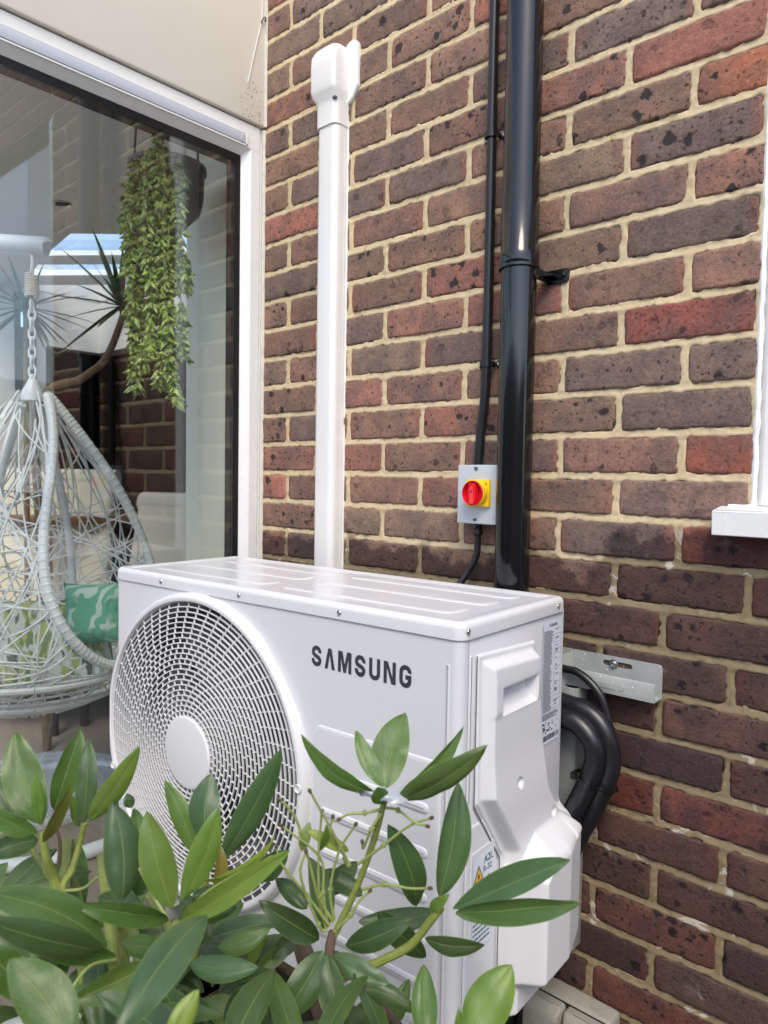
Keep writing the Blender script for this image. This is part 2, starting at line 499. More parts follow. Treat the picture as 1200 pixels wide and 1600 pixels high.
M['sealant_white'] = plain('white_sealant', (0.80, 0.80, 0.79), 0.5, var=0.06, scale=60, bump=0.5, bscale=90)
M['galv'] = plain('primed_bracket_steel', (0.50, 0.53, 0.51), 0.36, metal=0.35, var=0.10, scale=26, bump=0.1, dirt=0.06)
M['drop'] = plain('rain_drop', (0.85, 0.87, 0.88), 0.05, var=0.02)
M['old_grey'] = plain('weathered_grey_plastic', (0.31, 0.31, 0.265), 0.5, var=0.16, scale=22, bump=0.2, dirt=0.6)
M['window_glass'] = glass_mat('window_glass', 1.7)
M['sky_glass'] = glass_mat('roof_glass', 1.0, (0.9, 0.93, 0.95))
M['room_white'] = plain('room_white_paint', (0.74, 0.74, 0.72), 0.7, var=0.03, scale=2)
M['nib'] = plain('cream_room_paint', (0.84, 0.82, 0.66), 0.65, var=0.03, scale=2)
M['dark_wood'] = plain('dark_cabinet_wood', (0.05, 0.033, 0.022), 0.4, var=0.3, scale=4)
M['wicker'] = plain('white_wicker', (0.86, 0.87, 0.85), 0.4, var=0.05, scale=30)
M['white_steel'] = plain('white_coated_steel', (0.78, 0.82, 0.85), 0.3, var=0.03)
M['cream_fabric'] = plain('cream_upholstery', (0.66, 0.61, 0.48), 0.85, var=0.06, scale=20, bump=0.2)
M['grey_fabric'] = plain('grey_upholstery', (0.34, 0.33, 0.31), 0.9, var=0.08, scale=20, bump=0.2)
M['pot'] = plain('dark_plastic_pot', (0.030, 0.027, 0.025), 0.35)
M['twig'] = plain('yucca_trunk', (0.20, 0.12, 0.06), 0.8, var=0.2, scale=60, bump=0.4, bscale=150)
M['yucca'] = plain('yucca_leaf', (0.08, 0.15, 0.06), 0.4, var=0.2, scale=20)
M['table_wood'] = plain('brown_table_wood', (0.22, 0.11, 0.06), 0.4, var=0.2, scale=6)
M['fruit'] = plain('orange_peel', (0.70, 0.20, 0.03), 0.45, var=0.1)
M['stem'] = plain('green_stem', (0.22, 0.26, 0.055), 0.45, var=0.25, scale=90)
M['stalk'] = plain('seed_stalk', (0.27, 0.33, 0.10), 0.5, var=0.2, scale=120)
M['tip'] = plain('brown_stalk_tip', (0.09, 0.06, 0.03), 0.7)
M['bark'] = plain('grey_brown_bark', (0.13, 0.09, 0.06), 0.85, var=0.25, scale=60, bump=0.5, bscale=160)
M['petal'] = plain('faded_petal', (0.34, 0.36, 0.40), 0.25, var=0.1, scale=60)
def succulent_mat():
    t = NT('donkey_tail_leaf')
    ob = t.N('ShaderNodeTexCoord').outputs['Object']
    n = t.noise(ob, 75.0, 3.0)
    return t.out(Base_Color=t.mix(t.ramp(n, 0.36, 0.62), (0.05, 0.12, 0.03), (0.50, 0.64, 0.14)), Roughness=0.45)
M['succulent'] = succulent_mat()
def floor_mat():
    t = NT('room_floor_planks')
    pos = t.N('ShaderNodeNewGeometry').outputs['Position']
    mp = t.N('ShaderNodeMapping'); t.l.new(pos, mp.inputs[0]); mp.inputs['Scale'].default_value = (2.0, 14.0, 1.0); mp.inputs['Rotation'].default_value = (0, 0, 0.7)
    n = t.noise(mp.outputs[0], 3.0, 5.0, 0.6)
    return t.out(Base_Color=t.mix(n, (0.20, 0.165, 0.13), (0.40, 0.35, 0.29)), Roughness=0.4)
M['room_floor'] = floor_mat()
def soil_mat():
    t = NT('bed_soil')
    pos = t.N('ShaderNodeNewGeometry').outputs['Position']
    n = t.noise(pos, 30.0, 6.0, 0.7); n2 = t.noise(pos, 4.0, 3.0)
    c = t.mix(n, (0.025, 0.018, 0.012), (0.13, 0.095, 0.06))
    return t.out(Base_Color=t.mix(t.math('MULTIPLY', n2, 0.4), c, (0.06, 0.07, 0.03)), Roughness=0.95, Normal=t.bump(n, 1.0, 0.02))
M['soil'] = soil_mat()
def leafprint_mat(name, ground, a, b, scale):
    t = NT(name)
    ob = t.N('ShaderNodeTexCoord').outputs['Object']
    wv = t.N('ShaderNodeTexWave', Scale=scale, Distortion=9.0, Detail=2.0); t.l.new(ob, wv.inputs[0]); wv.inputs['Detail Scale'].default_value = 1.4
    n = t.noise(ob, scale * 1.2, 2.0)
    c = t.mix(t.ramp(wv.outputs[1], 0.45, 0.55), ground, t.mix(t.ramp(n, 0.45, 0.55), a, b))
    return t.out(Base_Color=c, Roughness=0.85)
M['cushion_green'] = leafprint_mat('palm_print_green', (0.13, 0.40, 0.25), (0.09, 0.31, 0.19), (0.50, 0.63, 0.54), 9.0)
def spray_mat():
    t = NT('spiky_leaf_print')
    ob = t.N('ShaderNodeTexCoord').outputs['Object']
    mp = t.N('ShaderNodeMapping'); t.l.new(ob, mp.inputs[0]); mp.inputs['Scale'].default_value = (26.0, 26.0, 4.5); mp.inputs['Rotation'].default_value = (0.25, 0.3, 0.0)
    n = t.noise(mp.outputs[0], 1.0, 2.0, 0.5, 0.4); n2 = t.noise(mp.outputs[0], 1.7, 1.0)
    c = t.mix(t.ramp(n, 0.50, 0.54), (0.70, 0.72, 0.66), t.mix(t.ramp(n2, 0.45, 0.55), (0.46, 0.52, 0.16), (0.20, 0.27, 0.10)))
    c = t.mix(t.ramp(n, 0.40, 0.34), c, (0.10, 0.12, 0.10))
    return t.out(Base_Color=c, Roughness=0.85)
M['cushion_lime'] = spray_mat()
def rug_mat():
    t = NT('speckled_rug')
    pos = t.N('ShaderNodeNewGeometry').outputs['Position']
    n = t.noise(pos, 180.0, 2.0)
    return t.out(Base_Color=t.mix(t.ramp(n, 0.4, 0.6), (0.42, 0.46, 0.48), (0.78, 0.80, 0.80)), Roughness=0.95, Normal=t.bump(n, 0.8, 0.01))
M['rug'] = rug_mat()

# ================================================================== GROUND
GZ = -2.13
g = MB()
N = 60
pts = []
for i in range(N + 1):
    row = []
    for j in range(N + 1):
        x = -0.86 + (i / N) ** 2.2 * 60; y = -0.0 - (j / N) ** 2.2 * 60
        z = GZ + 0.02 * mnoise.noise(Vector((x * 3, y * 3, 0))) if (x < 4 and y > -4) else GZ
        row.append((x, y, z))
    pts.append(row)
g.grid(pts)
g.build('ground', M['soil'], kind='structure', label='dark soil of the planting bed at the foot of the wall', fixn=True)

pv = MB()  # unseen pale paving, added to bounce light up and into the room
for i in range(9):
    for j in range(7):
        pv.box((-0.80 + i * 0.605, -1.62 - j * 0.605, GZ + 0.005), (-0.80 + i * 0.605 + 0.595, -1.62 - j * 0.605 + 0.595, GZ + 0.045), 0.004, 1)
pv.build('bounce_paving', plain('pale_bounce_slabs', (0.46, 0.44, 0.40), 0.8, var=0.12, scale=7, bump=0.3), kind='structure')
# ================================================================== BRICK WALL
wall = empty('brick_wall', (-0.28, 0.0, GZ), 0, 'brown and red stock brick wall behind the white outdoor unit', 'wall')
K0, K1 = -7, 27
WX0, WX1 = -0.9, 0.79
SILL_Z = -0.8425
def jshift(k): return -0.022 if k >= 14 else 0.0
def joints(k):
    s = jshift(k)
    us = [u for u in range(-10, 12) if (u - k) % 2 == 0]
    return [u * 0.1125 + s for u in us]
PAL = [((0.165, 0.088, 0.060), 30), ((0.190, 0.122, 0.088), 14), ((0.122, 0.082, 0.070), 18), ((0.230, 0.086, 0.060), 18),
       ((0.285, 0.088, 0.060), 8), ((0.205, 0.105, 0.070), 18)]
SPECIAL = {(2, 2): (0.44, 0.145, 0.075), (10, 2): (0.34, 0.085, 0.055), (12, 2): (0.36, 0.105, 0.07), (16, 1): (0.34, 0.07, 0.05), (14, -1): (0.26, 0.09, 0.07),
           (7, 0): (0.26, 0.06, 0.055), (7, 1): (0.27, 0.062, 0.055), (22, 0): (0.13, 0.085, 0.09), (23, 0): (0.25, 0.07, 0.055), (18, 0): (0.33, 0.08, 0.055),
           (12, -3): (0.24, 0.10, 0.07), (10, -3): (0.24, 0.11, 0.085), (5, 1): (0.125, 0.095, 0.088), (15, 0): (0.10, 0.068, 0.068), (17, 1): (0.105, 0.072, 0.078)}
def pick():
    r = random.uniform(0, sum(w for _, w in PAL))
    for c, w in PAL:
        r -= w
        if r <= 0: break
    f = random.uniform(0.86, 1.18) * 1.95
    g_ = sum(c) / 3
    return tuple((x * 0.80 + g_ * 0.20) * f * random.uniform(0.95, 1.05) for x in c)
def brick_mesh(L, H, seed):
    rnd = random.Random(seed)
    def ticks(w, step):
        a = [0, 0.0022, 0.006]
        n = max(1, int(round((w - 0.012) / step)))
        return a + [0.006 + (w - 0.012) * i / n for i in range(1, n)] + [w - 0.006, w - 0.0022, w]
    X, Z = ticks(L, 0.0075), ticks(H, 0.0095)
    nx, nz = len(X), len(Z)
    off = Vector((rnd.uniform(0, 99), rnd.uniform(0, 99), rnd.uniform(0, 99)))
    tilt = rnd.uniform(-0.0012, 0.0012); proud = rnd.uniform(-0.0008, 0.0012)
    rx = rnd.uniform(-0.003, 0.003)
    vs, fs = [], []
    for i, x in enumerate(X):
        for j, z in enumerate(Z):
            ex = min(x, L - x); ez = min(z, H - z); e = min(ex, ez)
            px, pz = x - L / 2, z - H / 2
            q = Vector((px * 60, pz * 60, 0)) + off
            jit = max(0.0, 1 - e / 0.012)
            px2 = px + jit * (0.0026 * mnoise.noise(q * 1.7) + 0.0014 * mnoise.noise(q * 4.1)) ; pz2 = pz + jit * (0.0030 * mnoise.noise(q * 1.7 + Vector((7, 3, 9))) + 0.0015 * mnoise.noise(q * 4.1 + Vector((2, 8, 1))))
            y = -0.0048 - proud + tilt * px / L * 2 + 0.0011 * mnoise.noise(q * 0.55) + 0.0006 * mnoise.noise(q * 1.6)
            y += 0.0042 * max(0.0, 1 - e / 0.0030) ** 2 + 0.0009 * max(0.0, 1 - e / 0.012) * (0.6 + mnoise.noise(q * 2.3))
            if ex < 0.012 and ez < 0.012: y += 0.0035 * (1 - ex / 0.012) * (1 - ez / 0.012)
            vs.append((px2, y, pz2 + px2 * rx))
    for i in range(nx - 1):
        for j in range(nz - 1):
            fs.append([i * nz + j, (i + 1) * nz + j, (i + 1) * nz + j + 1, i * nz + j + 1])
    ring = [i * nz for i in range(nx)] + [(nx - 1) * nz + j for j in range(1, nz)] + [i * nz + nz - 1 for i in range(nx - 2, -1, -1)] + [j for j in range(nz - 2, 0, -1)]
    b0 = len(vs)
    for r in ring: vs.append((vs[r][0], 0.085, vs[r][2]))
    m = len(ring)
    for a in range(m):
        fs.append([ring[a], b0 + a, b0 + (a + 1) % m, ring[(a + 1) % m]])
    me = bpy.data.meshes.new('brick')
    me.from_pydata(vs, [], fs)
    me.polygons.foreach_set('use_smooth', [True] * len(fs))
    me.materials.append(M['brick'])
    return me
inv_wall = mtx(wall).inverted()
nb = 0
for k in range(K0, K1):
    zc = -k * 0.075
    xe = 0.3375 if zc > SILL_Z else WX1
    js = joints(k)
    for a, b in zip(js[:-1], js[1:]):
        x0, x1 = max(a + 0.0058, WX0 + 0.002), min(b - 0.0058, xe - 0.001)
        if x1 - x0 < 0.03: continue
        nb += 1
        o = bpy.data.objects.new('brick', brick_mesh(x1 - x0, 0.0632, nb))
        COL.objects.link(o)
        o.parent = wall; o.matrix_parent_inverse = inv_wall
        o.location = ((x0 + x1) / 2, 0, zc)
        u0 = round((a - jshift(k)) / 0.1125)
        c = SPECIAL.get((k, u0))
        c = tuple(v_ * 1.25 for v_ in c) if c else pick()
        o.color = (*c, 1)

up_ = MB()
for k in range(-24, K0):
    zc = -k * 0.075
    for a, b in zip(joints(k)[:-1], joints(k)[1:]):
        x0, x1 = max(a + 0.0058, WX0 + 0.002), min(b - 0.0058, 1.4)
        if x1 - x0 > 0.03: up_.box((x0, -0.0045, zc - 0.0316), (x1, 0.02, zc + 0.0316), 0.002, 1)
o = up_.build('upper_courses', M['brick'], wall, kind='stuff'); o.color = (0.27, 0.155, 0.12, 1)
# mortar: one sheet, struck joints between the bricks, smeared over their edges
def mortar():
    step = 0.004
    xs = np.arange(WX0, WX1 + step / 2, step); zs = np.arange(-K1 * 0.075 + 0.0375, -K0 * 0.075 + 0.0375, step)
    Xg, Zg = np.meshgrid(xs, zs, indexing='ij')
    kk = np.round(-Zg / 0.075).astype(int)
    dz = Zg + kk * 0.075
    dbed = 0.0375 - np.abs(dz)
    sh = np.where(kk >= 14, -0.022, 0.0)
    uu = (Xg - sh) / 0.1125 - (kk % 2)
    dx = np.abs(((uu + 1) % 2) - 1) * 0.1125
    sd = np.minimum(dbed, dx) - 0.0062
    def vnoise(sc, seed):
        r = np.random.default_rng(seed)
        T = r.random((400, 400))
        a, b = Xg / sc + 50, Zg / sc + 90
        i, j = np.floor(a).astype(int), np.floor(b).astype(int)
        fa, fb = a - i, b - j
        fa = fa * fa * (3 - 2 * fa); fb = fb * fb * (3 - 2 * fb)
        g = lambda p, q: T[p % 400, q % 400]
        return (g(i, j) * (1 - fa) + g(i + 1, j) * fa) * (1 - fb) + (g(i, j + 1) * (1 - fa) + g(i + 1, j + 1) * fa) * fb - 0.5
    n = vnoise(0.03, 1) * 0.0014 + vnoise(0.011, 2) * 0.0013 + vnoise(0.0055, 3) * 0.0010
    Y = -0.0038 + n
    # bed joints lean back under the brick above
    bed = dbed < 0.009
    Y = Y + np.where(bed, 0.0020 * np.where(dz < 0, 1.0 - np.clip(dbed / 0.012, 0, 1) * 0.3, 0.35 * np.clip(1 - dbed / 0.008, 0, 1)), 0.001)
    edge = vnoise(0.016, 5) * 0.0056 + vnoise(0.007, 6) * 0.0046
    t = np.clip((sd - 0.0024 - edge) / 0.004, 0, 1)
    Y = Y + 0.016 * t
    v = np.stack([Xg, Y, Zg], -1).reshape(-1, 3)
    nx, nz = Xg.shape
    idx = np.arange(nx * nz).reshape(nx, nz)
    q = np.stack([idx[:-1, :-1], idx[1:, :-1], idx[1:, 1:], idx[:-1, 1:]], -1).reshape(-1, 4)
    cx = v[q, 0].mean(1); cz = v[q, 2].mean(1)
    q = q[~((cx > 0.336) & (cz > SILL_Z - 0.02))]
    me = bpy.data.meshes.new('mortar_joints')
    me.vertices.add(len(v)); me.vertices.foreach_set('co', v.ravel())
    me.loops.add(q.size); me.loops.foreach_set('vertex_index', q.ravel())
    me.polygons.add(len(q)); me.polygons.foreach_set('loop_start', np.arange(0, q.size, 4))
    me.polygons.foreach_set('use_smooth', np.ones(len(q), bool))
    me.update(calc_edges=True); me.validate()
    me.materials.append(M['mortar'])
    o = bpy.data.objects.new('mortar_joints', me)
    link(o, wall)
mortar()
# solid core behind the joints
MB().box((-0.899, 0.03, GZ - 0.1), (0.30, 0.10, 0.6)).box((-0.899, -0.0005, 0.5625), (1.4, 0.10, 1.85)).box((0.30, 0.03, GZ - 0.1), (0.8, 0.10, SILL_Z - 0.03)).box((0.3335, 0.008, SILL_Z - 0.06), (0.3365, 0.10, 0.6)).build('wall_core', M['mortar'], wall)

# ================================================================== CORNER WINDOW (left)
win = empty('picture_window', (-0.9, -1.2, GZ), 0, 'large white framed picture window meeting the brick wall at the corner', 'window')
WB = GZ + 0.06; WY = -2.4
jamb = [(-0.96, 0.0), (-0.8955, 0.0), (-0.8955, -0.012), (-0.8995, -0.0135), (-0.8995, -0.0165), (-0.8930, -0.018), (-0.8930, -0.045), (-0.8965, -0.0475), (-0.912, -0.064), (-0.96, -0.064)]
f = MB().prism(jamb, WB, 0.117, axis=2)
f.build('window_frame', M['upvc'], win)
head = [(-0.96, 0.1165), (-0.8925, 0.1165), (-0.8925, 0.056), (-0.896, 0.0535), (-0.9115, 0.039), (-0.96, 0.039)]
MB().prism(head, -0.0185, WY, axis=1).build('window_frame', M['upvc'], win)
MB().box((-0.96, WY, WB), (-0.893, -0.064, WB + 0.07), 0.003).build('window_frame', M['upvc'], win)
MB().prism([(x, WY + 0.064 + y) for x, y in jamb], WB, 0.117, axis=2).build('window_frame', M['upvc'], win)
v = MB().box((-0.8925, WY + 0.1, 0.0625), (-0.8885, -0.066, 0.0860), 0.0008)
v.build('trickle_vent', M['upvc_vent'], win)
e = MB().box((-0.8925, -0.0655, 0.0610), (-0.8880, -0.0585, 0.0872), 0.0008)
for i in range(5): e.box((-0.8880, -0.0775 - 0, 0.0650 + i * 0.004), (-0.8874, -0.067, 0.0665 + i * 0.004))
e.build('vent_end_cap', M['upvc'], win)
MB().box((-0.8926, WY + 0.1, 0.0872), (-0.8900, -0.064, 0.0895)).box((-0.8926, WY + 0.1, 0.0572), (-0.8895, -0.064, 0.0605)).build('vent_trim', M['upvc'], win)
ga = MB().box((-0.95, -0.0815, WB + 0.07), (-0.9135, -0.0642, 0.039)).box((-0.95, WY + 0.06, 0.0205), (-0.9130, -0.0645, 0.0388))
ga.build('glazing_gasket', M['gasket'], win)
MB().box((-0.9195, WY + 0.06, WB + 0.06), (-0.9155, -0.07, 0.03)).build('glass_pane', M['window_glass'], win)
# sealant down the corner
sp = [(-0.8885 + 0.0016 * mnoise.noise(Vector((0, 0, z * 40))), -0.0055 + 0.001 * mnoise.noise(Vector((5, 0, z * 60))), z) for z in np.arange(WB, 0.118, 0.012)]
MB().tube(sp, [0.0058 + 0.0018 * mnoise.noise(Vector((9, 1, p[2] * 50))) for p in sp], 8).build('sealant_bead', M['sealant'], win)

fas = empty('fascia_board', (-0.9, -1.2, 0.12), 0, 'cream painted board above the picture window, mould specks near its corner', 'fascia board')
MB().box((-0.96, -3.2, 0.1215), (-0.8840, -0.0065, 0.62), 0.004, 3).build('board', M['fascia'], fas)
sp = [(-0.8835 + 0.001 * mnoise.noise(Vector((0, 3, z * 30))), -0.0055, z) for z in np.arange(0.122, 0.62, 0.014)]
MB().tube(sp, [0.0046 + 0.0014 * mnoise.noise(Vector((2, 1, p[2] * 45))) for p in sp], 8).build('sealant_bead', M['sealant'], fas)
wire = bez([(-0.8818, -0.022, 0.62), (-0.8818, -0.020, 0.45), (-0.8815, -0.024, 0.385), (-0.8815, -0.040, 0.32), (-0.8815, -0.058, 0.245), (-0.8818, -0.066, 0.212)], 8)
wr = MB().tube(wire, 0.0012, 6).build('wire', M['upvc'], label='thin white wire hanging down the cream board beside the brickwork', cat='wire')
hk = bez([(-0.8835, -0.012, 0.392), (-0.878, -0.012, 0.397), (-0.876, -0.020, 0.394), (-0.877, -0.026, 0.384), (-0.881, -0.024, 0.378)], 6)
MB().tube(hk, 0.0016, 6).build('wire_hook', M['tip'], label='small dark rusty hook holding the white wire at the corner', cat='hook')

# ================================================================== RIGHT WINDOW
rw = empty('casement_window', (0.6, 0.03, SILL_Z), 0, 'white window frame with projecting sill at the end of the brickwork', 'window')
rp = [(0.3385, 0.10), (0.3385, 0.010), (0.350, 0.004), (0.372, 0.004), (0.374, 0.009), (0.395, 0.009), (0.405, 0.022), (0.405, 0.10)]
MB().prism(rp, SILL_Z + 0.012, 0.75, axis=2).build('window_frame', M['upvc'], rw)
MB().box((0.40, 0.018, SILL_Z + 0.012), (1.1, 0.09, SILL_Z + 0.075), 0.003).build('window_frame', M['upvc'], rw)
MB().box((0.40, 0.05, SILL_Z + 0.06), (1.1, 0.056, 0.75)).build('glass_pane', M['window_glass'], rw)
MB().box((0.30, 0.25, SILL_Z - 0.3), (1.2, 0.27, 0.9)).build('blind', M['room_white'], rw)
s0 = on(1, -0.048, 1112, 800); s1 = on(1, -0.048, 1112, 836)
sl = [(-0.048, s1.z), (-0.048, s0.z), (-0.044, s0.z + 0.0035), (0.03, s0.z + 0.014), (0.03, s1.z + 0.004), (-0.040, s1.z + 0.001)]
mb = MB()
n = len(sl)
ring = lambda x: [(x, p[0], p[1]) for p in sl]
mb.loft([ring(s0.x), ring(1.1)])
o = mb.build('sill', M['upvc'], rw, sharp=20)
bm_ = bmesh.new(); bm_.from_mesh(o.data); bmesh.ops.bevel(bm_, geom=bm_.edges[:], offset=0.0012, segments=2, affect='EDGES'); bm_.to_mesh(o.data); bm_.free()
sp = [(0.3385 + 0.0015 * mnoise.noise(Vector((0, 7, z * 35))), 0.0015 + 0.0012 * mnoise.noise(Vector((0, 9, z * 50))), z) for z in np.arange(SILL_Z + 0.008, 0.7, 0.012)]
MB().tube(sp, [0.0052 + 0.0022 * mnoise.noise(Vector((2, 1, p[2] * 45))) for p in sp], 8).build('sealant_bead', M['sealant_white'], rw)
sp = [(x, -0.006 + 0.001 * mnoise.noise(Vector((x * 60, 0, 3))), s0.z + 0.008 + 0.0012 * mnoise.noise(Vector((x * 50, 4, 0)))) for x in np.arange(s0.x + 0.012, 0.345, 0.008)]
MB().tube(sp, [0.0045 + 0.0016 * mnoise.noise(Vector((p[0] * 70, 1, 0))) for p in sp], 8).build('sealant_bead', M['sealant_white'], rw)

# ================================================================== ROOM BEHIND THE PICTURE WINDOW
FZ = -2.05; CZ = 0.38; XF = -4.2
cor = on(0, XF, 155, 552); YC = cor.y; ZB = cor.z
def struct(name, mb, mat): return mb.build(name, mat, kind='structure')
struct('room_floor', MB().box((-8, -3.2, FZ - 0.08), (-0.93, 6.0, FZ)), M['room_floor'])
struct('room_wall', MB().box((-1.32, 0.035, FZ), (-0.962, 0.30, 0.56), 0.004), M['nib'])
struct('room_wall', MB().box((-1.30, 0.30, FZ), (-1.15, YC + 0.02, 0.56)), M['room_white'])
struct('room_wall', MB().box((-8, -3.3, FZ), (-0.96, -3.2, FZ + 0.25)), M['room_white'])  # unseen side, kept low to let sky light into the room
w0 = on(0, XF, 22, 455); w1 = on(0, XF, 56, 612); yl = on(0, XF, 72, 600).y
far = MB()
far.box((XF - 0.12, -3.2, FZ), (XF, w0.y, 0.56)).box((XF - 0.12, w1.y, FZ), (XF, yl, 0.56)).box((XF - 0.12, w0.y, FZ), (XF, w1.y, w1.z)).box((XF - 0.12, w0.y, w0.z), (XF, w1.y, 0.56))
far.box((XF - 0.12, yl, ZB), (XF, YC + 0.12, 0.56)).box((XF, YC, ZB), (-1.15, YC + 0.12, 0.56))
struct('room_wall', far, M['room_white'])
fw = empty('far_window', ((XF), (w0.y + w1.y) / 2, w1.z), 0, 'narrow bright window in the far wall of the room behind the chain', 'window')
mb = MB()
mb.box((XF - 0.10, w0.y, w1.z), (XF + 0.01, w0.y + 0.035, w0.z)).box((XF - 0.10, w1.y - 0.035, w1.z), (XF + 0.01, w1.y, w0.z)).box((XF - 0.10, w0.y + 0.035, w1.z), (XF + 0.01, w1.y - 0.035, w1.z + 0.035)).box((XF - 0.10, w0.y + 0.035, w0.z - 0.035), (XF + 0.01, w1.y - 0.035, w0.z))
mb.build('window_frame', M['gasket'], fw)
MB().box((XF - 0.06, w0.y + 0.03, w1.z + 0.03), (XF - 0.055, w1.y - 0.03, w0.z - 0.03)).build('glass_pane', M['sky_glass'], fw)
# dark kitchen beyond the bulkhead
kd = MB()
kd.box((-7.2, -1.0, FZ), (-7.1, YC + 2.6, ZB + 0.3)).box((-7.2, YC + 2.5, FZ), (-1.15, YC + 2.6, ZB + 0.3)).box((-1.25, YC + 0.12, FZ), (-1.15, YC + 2.6, ZB + 0.3))
kd.box((-7.2, -1.1, FZ), (XF - 0.12, -1.0, ZB + 0.3)).box((-7.2, -1.1, ZB + 0.02), (XF - 0.12, YC + 2.6, ZB + 0.12)).box((XF - 0.12, YC + 0.12, ZB + 0.02), (-1.15, YC + 2.6, ZB + 0.12))
struct('room_wall', kd, M['dark_wood'])
# ceiling with the corner roof light cut out of it
def pz(px, py, z=CZ):
    p = on(2, z, px, py); return Vector((p.x, p.y, z))
hole = [pz(110, 365), pz(345, 368)]
hole += [Vector((hole[1].x, YC - 0.005, CZ)), Vector((XF + 0.005, YC - 0.005, CZ)), Vector((XF + 0.005, on(0, XF, 30, 455).y, CZ)), pz(75, 395)]
outer = [Vector((XF, -3.2, CZ)), Vector((-0.93, -3.2, CZ)), Vector((-0.93, 0.30, CZ)), Vector((-1.15, YC, CZ)), Vector((XF, YC, CZ))]
added_hole = [Vector((XF + 0.1, -3.1, CZ)), Vector((-1.0, -3.1, CZ)), Vector((-1.0, -0.74, CZ)), Vector((XF + 0.1, 0.30, CZ))]  # second opening out of view, added to brighten the room with sky
tri = geometry.tessellate_polygon([outer, hole, added_hole])
allp = outer + hole + added_hole
mb = MB()
mb.add(allp, [list(t_) for t_ in tri], False)
mb.add([p + Vector((0, 0, 0.12)) for p in allp], [list(t_) for t_ in tri], False)
for i in range(len(hole)):
    a, b = hole[i], hole[(i + 1) % len(hole)]
    mb.add([a, b, b + Vector((0, 0, 0.12)), a + Vector((0, 0, 0.12))], [[0, 1, 2, 3]], False)
struct('ceiling', mb, M['room_white'])
rl = empty('roof_light', (sum((p.x for p in hole)) / 6, sum((p.y for p in hole)) / 6, CZ), 0, 'corner roof light with grey bars in the room ceiling', 'roof light')
for (y0, hgt) in ((402, 0.05), (433, 0.06)):
    a, b = pz(-10, y0 + 1, CZ + 0.06), pz(345, y0 - 1, CZ + 0.06)
    MB().tube([a, b], hgt * 0.8, 4).build('glazing_bar', M['room_white'], rl)
gp = [p + Vector((0, 0, 0.13)) for p in hole]
mb = MB().add(gp, [list(t_) for t_ in geometry.tessellate_polygon([gp])], False)
mb.build('glass_pane', M['sky_glass'], rl)
dl = pz(97, 318, CZ)
mb = MB().lathe([(0.042, 0.0), (0.042, -0.003), (0.034, -0.005), (0.030, 0.0)], 24, Matrix.Translation(dl))
dn = mb.build('downlight', M['screw'], label='small round downlight set in the room ceiling', cat='light')

# ================================================================== ADDED HEDGE AND FENCE (unseen, behind and beside the camera, to shape reflections)
hb_ = MB()
rows = []
for i in range(90):
    a = i / 89
    row = []
    for j in range(12):
        z = GZ + 2.7 * j / 11
        q = Vector((a * 40, z * 2.2, 1.0))
        row.append((-9 + 20 * a, -6.2 + 0.45 * mnoise.noise(q) + 0.25 * mnoise.noise(q * 3) - 0.25 * (j / 11) ** 3, z + (0.25 * mnoise.noise(Vector((a * 30, 0, 5))) if j == 11 else 0)))
    row.append((-9 + 20 * a, -7.4, GZ + 2.5))
    rows.append(row)
hb_.grid(rows)
struct('added_boundary', hb_, plain('added_hedge', (0.055, 0.085, 0.03), 0.8, var=0.4, scale=14, bump=0.8, bscale=40))
fb = MB()
for i in range(36):
    y = -0.2 - i * 0.165
    fb.box((2.60, y - 0.158, GZ), (2.622 + 0.012 * (i % 2), y, GZ + 1.95))
struct('added_boundary', fb, plain('added_fence_boards', (0.30, 0.25, 0.19), 0.75, var=0.25, scale=9, bump=0.4, bscale=60))

